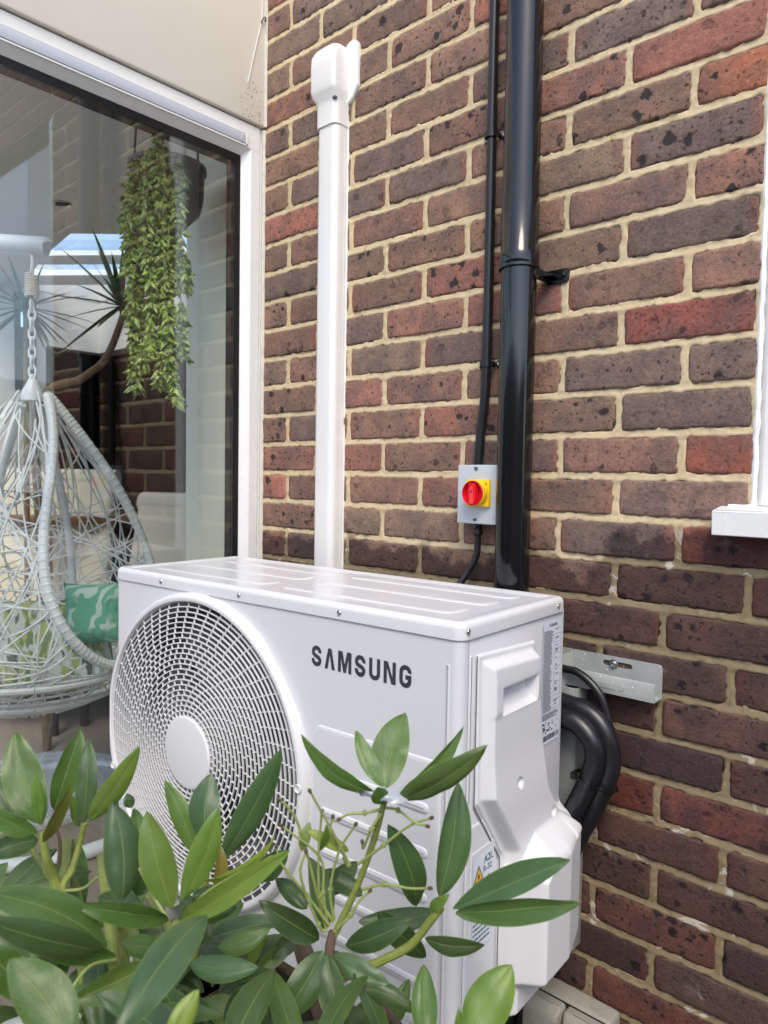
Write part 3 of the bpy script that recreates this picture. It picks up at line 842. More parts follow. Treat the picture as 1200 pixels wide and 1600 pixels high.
# ================================================================== OUTDOOR UNIT
UO = Vector((0.09098, -0.43387, -0.995))            # front top right corner
UH, UW, UD = 0.638, 0.872, 0.325
unit = empty('air_conditioner_unit', (UO.x, UO.y, UO.z - UH), math.radians(3.0), 'white outdoor heat pump unit with round fan grille and dark lettering', 'heat pump')
UM = mtx(unit)
def part(mb, name, mat, parent=None, **kw):          # geometry given in the unit's own axes: x to the right, y to the wall, z up from its foot
    o = mb.build(name, mat, None, **kw)
    p = parent or unit
    o.parent = p
    if p is not unit: o.matrix_parent_inverse = Matrix.Identity(4)
    return o
FC = Vector((-0.585, 0, UH - 0.322)); FR = 0.281
LZ = UH - 0.026                                       # underside of the lid's lip
def front_panel():
    mb = MB()
    n = 160
    cx, cz = FC.x, FC.z
    x0, x1, z0, z1 = -UW + 0.010, -0.014, 0.004, LZ + 0.004
    circ, rect = [], []
    for i in range(n):
        a = 2 * math.pi * i / n
        c, s = math.cos(a), math.sin(a)
        circ.append((cx + FR * c, 0, cz + FR * s))
        t = min((x1 - cx) / c if c > 1e-9 else 1e9, (x0 - cx) / c if c < -1e-9 else 1e9, (z1 - cz) / s if s > 1e-9 else 1e9, (z0 - cz) / s if s < -1e-9 else 1e9)
        rect.append((cx + t * c, 0, cz + t * s))
    # corners exactly
    for X in (x0, x1):
        for Z in (z0, z1):
            j = min(range(n), key=lambda q: (rect[q][0] - X) ** 2 + (rect[q][2] - Z) ** 2); rect[j] = (X, 0, Z)
    inner = [(p[0], 0.05, p[2]) for p in circ]
    vs = rect + circ + inner
    fs = [[i, (i + 1) % n, n + (i + 1) % n, n + i] for i in range(n)] + [[n + i, n + (i + 1) % n, 2 * n + (i + 1) % n, 2 * n + i] for i in range(n)]
    mb.add(vs, fs, True)
    # rounded corner towards the side, and the other folds
    def strip(prof, za, zb):
        v = [(x, y, za) for x, y in prof] + [(x, y, zb) for x, y in prof]; m = len(prof)
        mb.add(v, [[i, i + 1, m + i + 1, m + i] for i in range(m - 1)], True)
    r = 0.014
    strip([(-r + r * math.sin(a), r - r * math.cos(a)) for a in [math.pi / 2 * i / 6 for i in range(7)]] + [(0, 0.019)], 0.004, LZ + 0.004)
    strip([(-UW + 0.010 - 0.010 * math.sin(a), 0.010 - 0.010 * math.cos(a)) for a in [math.pi / 2 * i / 5 for i in range(6)]] + [(-UW, UD - 0.004)], 0.004, LZ + 0.004)
    return mb
o = part(front_panel(), 'front_panel', M['unit'], fixn=True, sharp=40)
# side service panel, back and base
mb = MB()
mb.box((-0.02, 0.0205, 0.004), (-0.0006, UD, LZ + 0.004), 0.0012, 2)
part(mb, 'side_panel', M['unit'])
part(MB().box((-UW, 0.004, 0.0), (-0.001, UD - 0.002, 0.006), 0.001), 'base_tray', M['unit'])
part(MB().box((-UW + 0.004, UD - 0.03, 0.006), (-0.02, UD - 0.004, LZ), 0.0), 'heat_exchanger', M['fin'])
part(MB().box((-0.30, 0.02, 0.01), (-0.296, UD - 0.03, LZ)), 'divider_panel', M['unit'])
# shroud, motor and fan
shroud = MB()
sh = []
for y, r in ((0.0, 0.281), (0.012, 0.268), (0.03, 0.262), (0.085, 0.262)):
    sh.append([(FC.x + r * math.cos(2 * math.pi * i / 64), y, FC.z + r * math.sin(2 * math.pi * i / 64)) for i in range(64)])
shroud.loft(sh, cap=False)
part(shroud, 'fan_shroud', M['shroud'])
fanp = MB()
fanp.lathe([(0.0, -0.05), (0.055, -0.045), (0.06, 0.0), (0.06, 0.06)], 28, Matrix.Translation((FC.x, 0.085, FC.z)) @ Matrix.Rotation(-math.pi / 2, 4, 'X'))
fan = part(fanp, 'fan', M['blade'])
for b in range(3):
    rows = []
    for i in range(9):
        r = 0.05 + 0.19 * i / 8
        row = []
        for j in range(9):
            a = math.radians(90 + 120 * b - 42 + 84 * j / 8 * (1 - 0.15 * i / 8) + 10 * i / 8)
            row.append((FC.x + r * math.cos(a), 0.10 - 0.055 * (j / 8 - 0.5), FC.z + r * math.sin(a)))
        rows.append(row)
    part(MB().grid(rows), 'fan_blade', M['blade'], fan, fixn=False)
# grille: flange, rings, staggered bars, hub
fl = []
NF = 128
for r, y in ((0.298, 0.0005), (0.2975, -0.008), (0.2945, -0.0145), (0.2905, -0.0175), (0.2870, -0.0180), (0.2835, -0.0172), (0.2818, -0.0145), (0.2812, -0.002)):
    ring = []
    for i in range(NF):
        a = 2 * math.pi * i / NF
        rr = r
        d = abs(((math.degrees(a) - 38 + 180) % 360) - 180)
        if r > 0.2905 and d < 12: rr = r - 0.0045 * min(1, (12 - d) / 3)          # lifting notch in the rim
        x = max(FC.x + rr * math.cos(a), -UW + 0.003)
        ring.append((x, y, FC.z + rr * math.sin(a)))
    fl.append(ring)
grille = part(MB().loft(fl, cap=False), 'fan_grille', M['unit_plastic'])
def gy(r):                                           # dome of the grille
    return -0.0115 - 0.017 * (1 - (r / 0.281) ** 2)
def gbars():
    mb = MB()
    NR = 23; r0, r1 = 0.068, 0.2815
    radii = [r0 + (r1 - r0) * i / (NR - 1) for i in range(NR)]
    w, dp = 0.0011, 0.0032
    for r in radii:
        n = max(48, int(r * 480)); n -= n % 4
        rings = []
        y = gy(r)
        for (dr, dy) in ((-w, 0), (w, 0), (w * 0.8, dp), (-w * 0.8, dp)):
            rings.append([(FC.x + (r + dr) * math.cos(2 * math.pi * i / n), y + dy, FC.z + (r + dr) * math.sin(2 * math.pi * i / n)) for i in range(n)])
        vs = [p for q in rings for p in q]; fs = []
        for k in range(4):
            for i in range(n):
                fs.append([k * n + i, k * n + (i + 1) % n, ((k + 1) % 4) * n + (i + 1) % n, ((k + 1) % 4) * n + i])
        mb.add(vs, fs, True)
    def bar(ra, rb, a):
        c, s = math.cos(a), math.sin(a)
        t = Vector((-s, 0, c)) * 0.00095; e = Vector((c, 0, s))
        A = Vector((FC.x, 0, FC.z)) + e * ra; B = Vector((FC.x, 0, FC.z)) + e * rb
        ya, yb = gy(ra) + 0.0006, gy(rb) + 0.0006
        vs = [A - t + Vector((0, ya, 0)), A + t + Vector((0, ya, 0)), B + t + Vector((0, yb, 0)), B - t + Vector((0, yb, 0))]
        vs += [v + Vector((0, 0.003, 0)) for v in vs]
        mb.add(vs, [[0, 1, 2, 3], [7, 6, 5, 4], [0, 4, 5, 1], [1, 5, 6, 2], [2, 6, 7, 3], [3, 7, 4, 0]], False)
    for i in range(NR - 1):
        ra, rb = radii[i], radii[i + 1]
        if i >= NR - 8:                              # outer cells: bars run on in slightly swept lines
            n = 54
            for j in range(n): bar(ra, rb, 2 * math.pi * (j / n) + (NR - 1 - i) * 0.012)
        elif i >= 10:
            n = 60
            for j in range(n): bar(ra, rb, 2 * math.pi * ((j + 0.5 * (i % 2)) / n) + 0.02 * i)
        else:
            n = 36
            for j in range(n): bar(ra, rb, 2 * math.pi * ((j + 0.5 * (i % 2)) / n) + 0.03 * i)
    return mb
gb = part(gbars(), 'grille_bars', M['unit_plastic'], grille, fixn=False, sharp=30)
gb['kind'] = 'stuff'
part(MB().lathe([(0.068, 0.0), (0.068, 0.008), (0.066, 0.0105), (0.060, 0.0115), (0.0, 0.012)], 64, Matrix.Translation((FC.x, gy(0.066) + 0.008, FC.z)) @ Matrix.Rotation(math.pi / 2, 4, 'X')), 'grille_hub', M['unit_plastic'], grille)
def screw(mb, p, d, r=0.0042, h=0.0024):
    mb.lathe([(r, 0.0), (r, h * 0.4), (r * 0.8, h * 0.85), (r * 0.35, h), (r * 0.3, h * 0.75), (0.0, h * 0.6)], 16, rot_to(d, p))
for a in (2, 200):
    c, s = math.cos(math.radians(a)), math.sin(math.radians(a))
    mb = MB(); mb.lathe([(0.0075, 0), (0.0075, 0.0025), (0.0060, 0.003), (0.0055, 0.001), (0, 0.0005)], 18, rot_to((0, -1, 0), (FC.x + 0.2875 * c, -0.0178, FC.z + 0.2875 * s)))
    part(mb, 'screw_boss', M['unit_plastic'], grille)
# lid
def lid():
    x0, x1, y0, y1, zt = -UW - 0.003, 0.003, -0.003, UD + 0.003, UH
    r = 0.013
    def prof_ring(inset, z, rad):
        return [(p[0], p[1], z) for p in rrect((x1 - x0) - 2 * inset, (y1 - y0) - 2 * inset, max(0.002, rad - inset), 6, (x0 + x1) / 2, (y0 + y1) / 2)]
    rings = [prof_ring(0.0025, LZ, 0.017), prof_ring(0.0, LZ + 0.001, 0.017)]
    for i in range(7):
        a = math.pi / 2 * i / 6
        rings.append(prof_ring(0.010 * (1 - math.cos(a)), zt - 0.010 + 0.010 * math.sin(a), 0.017))
    rings += [prof_ring(0.020, zt - 0.0003, 0.02), prof_ring(0.026, zt - 0.0026, 0.024), prof_ring(0.034, zt - 0.0030, 0.03)]
    return MB().loft(rings, cap=True)
lid_o = part(lid(), 'lid', M['lid'], sharp=50)
# pressed ribs of the lid
def pad(x0, x1, y0, y1, zb, h, r, bev):
    rings = []
    for ins, z in ((0, zb), (bev * 0.3, zb + h * 0.45), (bev, zb + h), (bev + 0.004, zb + h * 1.0)):
        rings.append([(p[0], p[1], z) for p in rrect((x1 - x0) - 2 * ins, (y1 - y0) - 2 * ins, max(0.001, r - ins), 5, (x0 + x1) / 2, (y0 + y1) / 2)])
    return MB().loft(rings)
for (xa, xb, ya, yb) in ((-0.82, -0.47, 0.055, 0.115), (-0.82, -0.47, 0.145, 0.205), (-0.82, -0.47, 0.235, 0.285), (-0.43, -0.055, 0.055, 0.125), (-0.43, -0.055, 0.150, 0.215), (-0.43, -0.055, 0.240, 0.285)):
    part(pad(xa, xb, ya, yb, UH - 0.0035, 0.0022, 0.02, 0.008), 'pressed_rib', M['lid'], lid_o)
for x in (-0.705, -0.468, -0.226):
    mb = MB(); screw(mb, (x, -0.003, UH - 0.0145), (0, -1, 0)); part(mb, 'screw', M['screw'])
for y in (0.012, 0.295):
    mb = MB(); screw(mb, (0.003, y, UH - 0.0135), (1, 0, 0)); part(mb, 'screw', M['screw'])
# pressed panel with long ribs on the front
def raised(x0, x1, z0, z1, h, r, bev, yb=0.0002):
    rings = []
    for ins, y in ((0, yb), (bev * 0.25, yb - h * 0.6), (bev, yb - h), (bev + 0.003, yb - h)):
        rings.append([(p[0], y, p[1]) for p in rrect((x1 - x0) - 2 * ins, (z1 - z0) - 2 * ins, max(0.001, r - ins), 6, (x0 + x1) / 2, (z0 + z1) / 2)])
    return MB().loft(rings)
pp = part(raised(-0.279, -0.030, 0.03, UH - 0.203, 0.0028, 0.016, 0.005), 'pressed_panel', M['unit'])
for i in range(5):
    z = UH - 0.276 - 0.066 * i
    part(raised(-0.262, -0.048, z - 0.008, z + 0.008, 0.0036, 0.0078, 0.0045, -0.0022), 'pressed_rib', M['unit'], pp)
part(raised(-0.026, -0.018, 0.02, UH - 0.06, 0.0012, 0.003, 0.002), 'corner_bead', M['unit'])

# lettering
def stroke(path, w, closed=False):
    P = [Vector((a, b)) for a, b in path]; L, R = [], []
    for i, p in enumerate(P):
        d0 = (p - P[i - 1]).normalized() if i > 0 else None
        d1 = (P[i + 1] - p).normalized() if i < len(P) - 1 else None
        d = ((d0 or d1) + (d1 or d0)).normalized()
        n = Vector((-d.y, d.x)); k = 1.0
        if d0 and d1: k = 1 / max(0.5, n.dot(Vector((-d1.y, d1.x))))
        L.append(p + n * w / 2 * k); R.append(p - n * w / 2 * k)
    return L, R
def arc(cx, cy, rx, ry, a0, a1, n=9):
    return [(cx + rx * math.cos(math.radians(a0 + (a1 - a0) * i / n)), cy + ry * math.sin(math.radians(a0 + (a1 - a0) * i / n))) for i in range(n + 1)]
def lettering(word):
    """outlines in a 0..1 tall box; returns strips / polygons and the advance"""
    out, x = [], 0.0
    w = 0.205
    S = [(0.60, 0.66)] + arc(0.36, 0.70, 0.24, 0.20, 0, 180, 10)[0:] + [(0.125, 0.63)] + [(0.20, 0.545), (0.36, 0.49), (0.52, 0.425), (0.60, 0.34)] + arc(0.36, 0.30, 0.245, 0.20, 0, -180, 10) + [(0.115, 0.36)]
    for ch in word:
        if ch == 'S': out.append(('s', [(x + a, b) for a, b in S], w)); x += 0.72
        elif ch == 'A': out.append(('p', [[(x, 0), (x + 0.245, 1), (x + 0.36, 1), (x + 0.36, 0.68), (x + 0.215, 0)], [(x + 0.36, 1), (x + 0.475, 1), (x + 0.72, 0), (x + 0.505, 0), (x + 0.36, 0.68)]], 0)); x += 0.72
        elif ch == 'M': out.append(('p', [[(x, 0), (x, 1), (x + 0.20, 1), (x + 0.20, 0)], [(x + 0.70, 0), (x + 0.70, 1), (x + 0.90, 1), (x + 0.90, 0)], [(x + 0.20, 1), (x + 0.30, 1), (x + 0.45, 0.40), (x + 0.45, 0.0), (x + 0.365, 0.0), (x + 0.20, 0.66)], [(x + 0.70, 1), (x + 0.60, 1), (x + 0.45, 0.40), (x + 0.45, 0.0), (x + 0.535, 0.0), (x + 0.70, 0.66)]], 0)); x += 0.90
        elif ch == 'U': out.append(('s', [(x + 0.105, 1.0)] + [(x + 0.105, 0.5)] + [(x + a, b) for a, b in arc(0.35, 0.31, 0.245, 0.21, 180, 360, 12)] + [(x + 0.595, 0.5), (x + 0.595, 1.0)], w)); x += 0.70
        elif ch == 'N': out.append(('p', [[(x, 0), (x, 1), (x + 0.20, 1), (x + 0.20, 0)], [(x + 0.54, 0), (x + 0.54, 1), (x + 0.74, 1), (x + 0.74, 0)], [(x + 0.20, 1), (x + 0.255, 1), (x + 0.54, 0.30), (x + 0.54, 0), (x + 0.485, 0), (x + 0.20, 0.70)]], 0)); x += 0.74
        elif ch == 'G': out.append(('s', [(x + 0.60, 0.66)] + [(x + a, b) for a, b in arc(0.355, 0.69, 0.25, 0.21, 0, 180, 10)] + [(x + a, b) for a, b in arc(0.355, 0.31, 0.25, 0.21, 180, 360, 10)] + [(x + 0.605, 0.47), (x + 0.36, 0.47)], w)); x += 0.73
        x += 0.21
    return out, x - 0.21
def word_mesh(word, org, ux, uz, width, height, out_n):
    shapes, adv = lettering(word)
    mb = MB(); sx = width / adv
    T = lambda p: Vector(org) + Vector(ux) * (p[0] * sx) + Vector(uz) * (p[1] * height) + Vector(out_n)
    for s in shapes:
        if s[0] == 's':
            L, R = stroke(s[1], s[2])
            vs = [T(p) for p in L] + [T(p) for p in R]; n = len(L)
            mb.add(vs, [[i, i + 1, n + i + 1, n + i] for i in range(n - 1)], False)
        else:
            for poly in s[1]: mb.add([T(p) for p in poly], [list(range(len(poly)))], False)
    return mb
part(word_mesh('SAMSUNG', (-0.288, 0, UH - 0.1085), (1, 0, 0), (0, 0, 1), 0.204, 0.0335, (0, -0.0006, 0)), 'logo_lettering', M['ink'], sharp=0, fixn=False)

# side: moulded service cover, a relief over (y, z) standing out along +x
def sdf_poly(P, Y, Z):
    P = np.array(P); d = np.full(Y.shape, 1e9); inside = np.zeros(Y.shape, bool)
    n = len(P)
    for i in range(n):
        a, b = P[i], P[(i + 1) % n]
        e = b - a
        wy, wz = Y - a[0], Z - a[1]
        t = np.clip((wy * e[0] + wz * e[1]) / (e @ e), 0, 1)
        d = np.minimum(d, np.hypot(wy - e[0] * t, wz - e[1] * t))
        c = ((a[1] > Z) != (b[1] > Z)) & (Y < (b[0] - a[0]) * (Z - a[1]) / (b[1] - a[1] + 1e-12) + a[0])
        inside ^= c
    return np.where(inside, d, -d)
def sst(x, a, b):
    t = np.clip((x - a) / (b - a), 0, 1); return t * t * (3 - 2 * t)
COVER = [(0.040, -0.052), (0.214, -0.060), (0.222, -0.12), (0.236, -0.22), (0.248, -0.285), (0.280, -0.330), (0.327, -0.372), (0.327, -0.648), (0.122, -0.648), (0.122, -0.376), (0.045, -0.270)]
def cover_height(Y, Z):
    s = sdf_poly(COVER, Y, Z)
    h = 0.0035 * sst(s, -0.001, 0.002) - 0.003 * (s < -0.001)
    body = sst(s, 0.008, 0.021)
    h = h + (0.0215 - 0.005 * sst(Z, -0.30, -0.20)) * body
    # grip block at the top, leaning forward to its lower lip
    blk = sst(np.minimum(np.minimum(Y - 0.052, 0.204 - Y), np.minimum(-0.066 - Z, Z + 0.150)), 0, 0.012)
    h = h + blk * 0.002 * sst(-Z, 0.06, 0.100)
    pk = np.minimum(np.minimum(Y - 0.083, 0.191 - Y), np.minimum(-0.105 - Z, Z + 0.146))
    deep = sst(pk, -0.001, 0.005) * (0.022 - 0.010 * sst(-Z, 0.118, 0.146))
    h = h - deep
    # pipe housing
    bl = np.minimum(Y - (0.112 + 0.10 * np.clip((Z + 0.405) / 0.07, 0, 1)), np.minimum(-0.352 - Z, Z + 0.588))
    rise = sst(bl, 0.0, 0.030)
    face = 0.047 - 0.26 * np.clip(Y - 0.222, 0, 1) - 0.5 * np.clip(Z + 0.388, 0, 1)
    h = h + rise * np.clip(face, 0.008, 1)
    step = sst(np.minimum(Y - 0.268, np.minimum(-0.362 - Z, Z + 0.392)), 0, 0.008)
    h = h + 0.003 * step
    for (cy, cz) in ((0.138, -0.262), (0.252, -0.346)):
        r = np.hypot(Y - cy, (Z - cz)); h = h - 0.008 * sst(r, 0.0085, 0.0055)
    return h
ys = np.arange(0.030, 0.3301, 0.0022); zs = np.arange(-0.652, -0.0440, 0.0025)
Yg, Zg = np.meshgrid(ys, zs, indexing='ij')
Hh = cover_height(Yg, Zg)
mb = MB()
nY, nZ = Yg.shape
vs = [(Hh[i, j], Yg[i, j], Zg[i, j] + UH) for i in range(nY) for j in range(nZ)]
fs = [[i * nZ + j, (i + 1) * nZ + j, (i + 1) * nZ + j + 1, i * nZ + j + 1] for i in range(nY - 1) for j in range(nZ - 1) if max(Hh[i, j], Hh[i + 1, j], Hh[i, j + 1], Hh[i + 1, j + 1]) > -0.0025]
mb.add(vs, fs, True)
# rim at the back and the foot so that the moulding has thickness
last = nY - 1
back = [(Hh[last, j], Yg[last, j], Zg[last, j] + UH) for j in range(nZ) if Hh[last, j] > 0]
if len(back) > 1:
    m = len(back); mb.add(back + [(0.0, p[1], p[2]) for p in back], [[i, i + 1, m + i + 1, m + i] for i in range(m - 1)], True)
foot = [(Hh[i, 2], Yg[i, 2], Zg[i, 2] + UH) for i in range(nY) if Hh[i, 2] > 0]
m = len(foot); mb.add(foot + [(0.0, p[1], p[2]) for p in foot], [[i, i + 1, m + i + 1, m + i] for i in range(m - 1)], True)
cover = part(mb, 'service_cover', M['unit_plastic'], sharp=60)
# seams of the side panel
sm = MB()
sm.box((-0.0012, 0.0188, 0.006), (-0.0004, 0.0206, LZ))
part(sm, 'panel_seam', M['seam'])
sm = MB()
pl = [(0.0385, -0.052), (0.0385, -0.271), (0.1165, -0.378), (0.1165, -0.638)]
for (a, b) in zip(pl[:-1], pl[1:]):
    d = Vector((0, b[0] - a[0], b[1] - a[1])); nrm = Vector((0, -d.z, d.y)).normalized() * 0.0014
    A = Vector((0.0022, a[0], a[1] + UH)); B = Vector((0.0022, b[0], b[1] + UH))
    sm.add([A - nrm, A + nrm, B + nrm, B - nrm], [[0, 1, 2, 3]], False)
part(sm, 'panel_seam', M['seam'], fixn=False)
def raised_side(y0, y1, z0, z1, h, r, bev, xb=-0.0008):
    rings = []
    for ins, x in ((0, xb), (bev * 0.25, xb + h * 0.6), (bev, xb + h), (bev + 0.002, xb + h)):
        rings.append([(x, p[0], p[1] + UH) for p in rrect((y1 - y0) - 2 * ins, (z1 - z0) - 2 * ins, max(0.0008, r - ins), 5, (y0 + y1) / 2, (z0 + z1) / 2)])
    return MB().loft(rings)
part(raised_side(0.0235, 0.028, -0.262, -0.05, 0.0020, 0.002, 0.0012), 'pressed_rib', M['unit'])
part(raised_side(0.0225, 0.110, -0.62, -0.30, 0.0022, 0.008, 0.004), 'pressed_panel', M['unit'])
# stickers
def sticker(y0, y1, z0, z1, x, name, lab=None):
    mb = MB().add([(x, y0, z0 + UH), (x, y1, z0 + UH), (x, y1, z1 + UH), (x, y0, z1 + UH)], [[0, 1, 2, 3]], False)
    return part(mb, name, M['sticker'], sharp=0, label=lab)
LX = 0.0012
st = sticker(0.246, 0.313, -0.243, -0.036, LX, 'rating_label', 'pale blue rating sticker with rows of tiny print')
def ink_quads(parent, quads, x, mat='ink', name='print'):
    mb = MB()
    for (y0, y1, z0, z1) in quads: mb.add([(x, y0, z0 + UH), (x, y1, z0 + UH), (x, y1, z1 + UH), (x, y0, z1 + UH)], [[0, 1, 2, 3]], False)
    return part(mb, name, M[mat], parent, sharp=0, fixn=False)
rnd = random.Random(3)
qs = []
z = -0.0515
while z > -0.188:
    y = 0.2485; lim = 0.2485 + rnd.uniform(0.024, 0.034)
    while y < lim:
        w = rnd.uniform(0.002, 0.006); qs.append((y, min(y + w, lim), z - 0.0012, z)); y += w + 0.0008
    if rnd.random() < 0.35: qs.append((0.291, 0.291 + rnd.uniform(0.006, 0.014), z - 0.0012, z))
    z -= 0.0023
for zz in (-0.0505, -0.060, -0.074, -0.085, -0.094, -0.103, -0.117, -0.131, -0.143, -0.154, -0.165, -0.172, -0.188): qs.append((0.2865, 0.3105, zz - 0.0004, zz))
qs.append((0.3103, 0.3107, -0.188, -0.0505)); qs.append((0.2863, 0.2867, -0.188, -0.060))
for i in range(5):
    qs.append((0.2485, 0.2485 + rnd.uniform(0.04, 0.06), -0.1925 - i * 0.0022, -0.1914 - i * 0.0022))
for i in range(26):
    yy = 0.2485 + rnd.random() * 0.056; zz = -0.205 - rnd.random() * 0.017; qs.append((yy, yy + rnd.uniform(0.002, 0.006), zz - rnd.uniform(0.0015, 0.0035), zz))
y = 0.2485
while y < 0.309:
    w = rnd.choice((0.0006, 0.0009, 0.0015, 0.002)); qs.append((y, y + w, -0.2375, -0.2285)); y += w + rnd.choice((0.0006, 0.0009, 0.0014))
ink_quads(st, qs, LX + 0.0003)
part(word_mesh('SAMSUNG', (LX + 0.0003, 0.266, UH - 0.0455), (0, 1, 0), (0, 0, 1), 0.030, 0.0048, (0, 0, 0)), 'print', M['ink'], st, sharp=0, fixn=False)
W2 = 0.0026
part(raised_side(0.0345, 0.100, -0.494, -0.340, 0.0012, 0.005, 0.002, 0.0012), 'label_mount', M['unit'])
st2 = sticker(0.0385, 0.092, -0.490, -0.348, W2 + 0.0006, 'warning_label', 'pale sticker with yellow warning triangle and the print A2L')
def tri_print(cy, cz, r, mat, x):
    mb = MB().add([(x, cy - r * 0.95, cz - r * 0.55 + UH), (x, cy + r * 0.95, cz - r * 0.55 + UH), (x, cy, cz + r * 1.1 + UH)], [[0, 1, 2]], False)
    part(mb, 'print', M[mat], st2, sharp=0, fixn=False)
X2 = W2 + 0.0009
tri_print(0.0535, -0.379, 0.0150, 'ink', X2); tri_print(0.0535, -0.3793, 0.0118, 'yellow_print', X2 + 0.0002)
mb = MB()
flm = [(0, -0.004), (0.0035, -0.002), (0.004, 0.002), (0.0015, 0.0045), (0.001, 0.009), (-0.0015, 0.005), (-0.003, 0.002), (-0.0035, -0.002)]
mb.add([(X2 + 0.0004, 0.0535 + a * 0.8, -0.3805 + b * 0.8 + UH) for a, b in flm], [list(range(8))], False)
part(mb, 'print', M['ink'], st2, sharp=0, fixn=False)
tri_print(0.0820, -0.394, 0.008, 'ink', X2); tri_print(0.0820, -0.3942, 0.006, 'yellow_print', X2 + 0.0002)
def text(body, size, M4, mat, parent, name='print'):
    cu = bpy.data.curves.new('txt', 'FONT'); cu.body = body; cu.size = size; cu.offset = size * 0.02
    o = bpy.data.objects.new('txt', cu); COL.objects.link(o)
    bpy.context.view_layer.update()
    me = bpy.data.meshes.new_from_object(o.evaluated_get(bpy.context.evaluated_depsgraph_get()))
    bpy.data.objects.remove(o)
    me.transform(M4); me.materials.clear(); me.materials.append(mat)
    q = bpy.data.objects.new(name, me); COL.objects.link(q); q.parent = parent
    return q
TM = lambda y, z: Matrix(((0, 0, 1, X2), (1, 0, 0, y), (0, 1, 0, z + UH), (0, 0, 0, 1)))
text('A2L', 0.0155, TM(0.0680, -0.3655), M['ink'], st2)
text('R-32', 0.0125, TM(0.0665, -0.3785), M['ink'], st2)
qs = []
for i in range(9):
    y = 0.041
    while y < 0.088:
        w = rnd.uniform(0.003, 0.009); qs.append((y, min(0.089, y + w), -0.418 - i * 0.0075 - 0.003, -0.418 - i * 0.0075)); y += w + 0.0016
ink_quads(st2, qs, X2)

# rubber feet
for x in (-0.74, -0.13):
    for y in (0.03, UD - 0.03):
        part(MB().lathe([(0.024, -0.018), (0.024, 0.0)], 20, Matrix.Translation((x, y, 0.0))), 'rubber_foot', M['gasket'])

# ================================================================== WALL BRACKET
br = empty('wall_bracket', (0.08, 0.0, -1.70), 0, 'pale grey steel wall bracket with slotted rail carrying the outdoor unit', 'bracket')
RX0, RX1 = -0.80, 0.208
def rail():
    sec = [(-0.0062, -1.110), (-0.0062, -1.1690), (-0.040, -1.1690), (-0.040, -1.137), (-0.0378, -1.137), (-0.0378, -1.1668), (-0.0084, -1.1668), (-0.0084, -1.110)]
    mb = MB()
    # back plate with a slot
    sx0, sx1, sz0, sz1 = 0.100, 0.155, -1.128, -1.1185
    sl = rrect(sx1 - sx0, sz1 - sz0, 0.0046, 4, (sx0 + sx1) / 2, (sz0 + sz1) / 2)
    outer = [(RX0, -1.110), (RX1 - 0.006, -1.110), (RX1 - 0.0018, -1.1118), (RX1, -1.116), (RX1, -1.169), (RX0, -1.169)]
    for y, in ((-0.0084,), (-0.0062,)):
        P = [Vector((a, y, b)) for a, b in outer]; Q = [Vector((a, y, b)) for a, b in sl]
        mb.add(P + Q, [list(t_) for t_ in geometry.tessellate_polygon([P, Q])], False)
    n = len(sl); mb.add([(a, -0.0084, b) for a, b in sl] + [(a, -0.0062, b) for a, b in sl], [[i, (i + 1) % n, n + (i + 1) % n, n + i] for i in range(n)], False)
    n = len(outer); mb.add([(a, -0.0084, b) for a, b in outer] + [(a, -0.0062, b) for a, b in outer], [[i, (i + 1) % n, n + (i + 1) % n, n + i] for i in range(n)], False)
    mb.box((RX0, -0.0400, -1.1690), (RX1, -0.0085, -1.1668)).box((RX0, -0.0400, -1.1667), (RX1, -0.0378, -1.137), 0.0006)
    return mb
rl_ = rail().build('rail', M['galv'], br, sharp=0)
MB().prism(rrect(0.075, 0.009, 0.0044, 4, 0.118, -1.155), -0.0412, -0.0395, axis=1).build('embossed_rib', M['galv'], rl_)
mb = MB().lathe([(0.0085, 0), (0.0085, 0.0012), (0.0058, 0.0014), (0.0058, 0.0045), (0.005, 0.0056), (0.003, 0.0056), (0.0026, 0.003), (0, 0.003)], 20, rot_to((0, -1, 0), (0.121, -0.0084, -1.1232)))
mb.build('fixing_bolt', M['screw'], br)
for x in (-0.60, 0.042):
    p = MB()
    p.box((x, -0.052, -1.66), (x + 0.0025, -0.009, -1.112), 0.0006).box((x + 0.0025, -0.0520, -1.66), (x + 0.028, -0.0495, -1.1700), 0.0006).box((x + 0.0285, -0.0520, -1.66), (x + 0.031, -0.009, -1.170), 0.0006)
    post = p.build('post', M['galv'], br)
    a = MB().box((x, -0.47, -1.700), (x + 0.0025, -0.0525, -1.655), 0.0006).box((x + 0.0026, -0.47, -1.6575), (x + 0.031, -0.0525, -1.655), 0.0006)
    a.build('arm', M['galv'], br)
dr = MB()
rnd = random.Random(11)
for i in range(45):
    x = rnd.uniform(0.03, 0.204); z = rnd.uniform(-1.166, -1.112)
    y = -0.0086 if z > -1.136 else -0.0402
    dr.sphere((x, y, z), rnd.uniform(0.0005, 0.0012), 6, (1, 0.6, 1.1))
o = dr.build('rain_drops', M['drop'], br); o['kind'] = 'stuff'

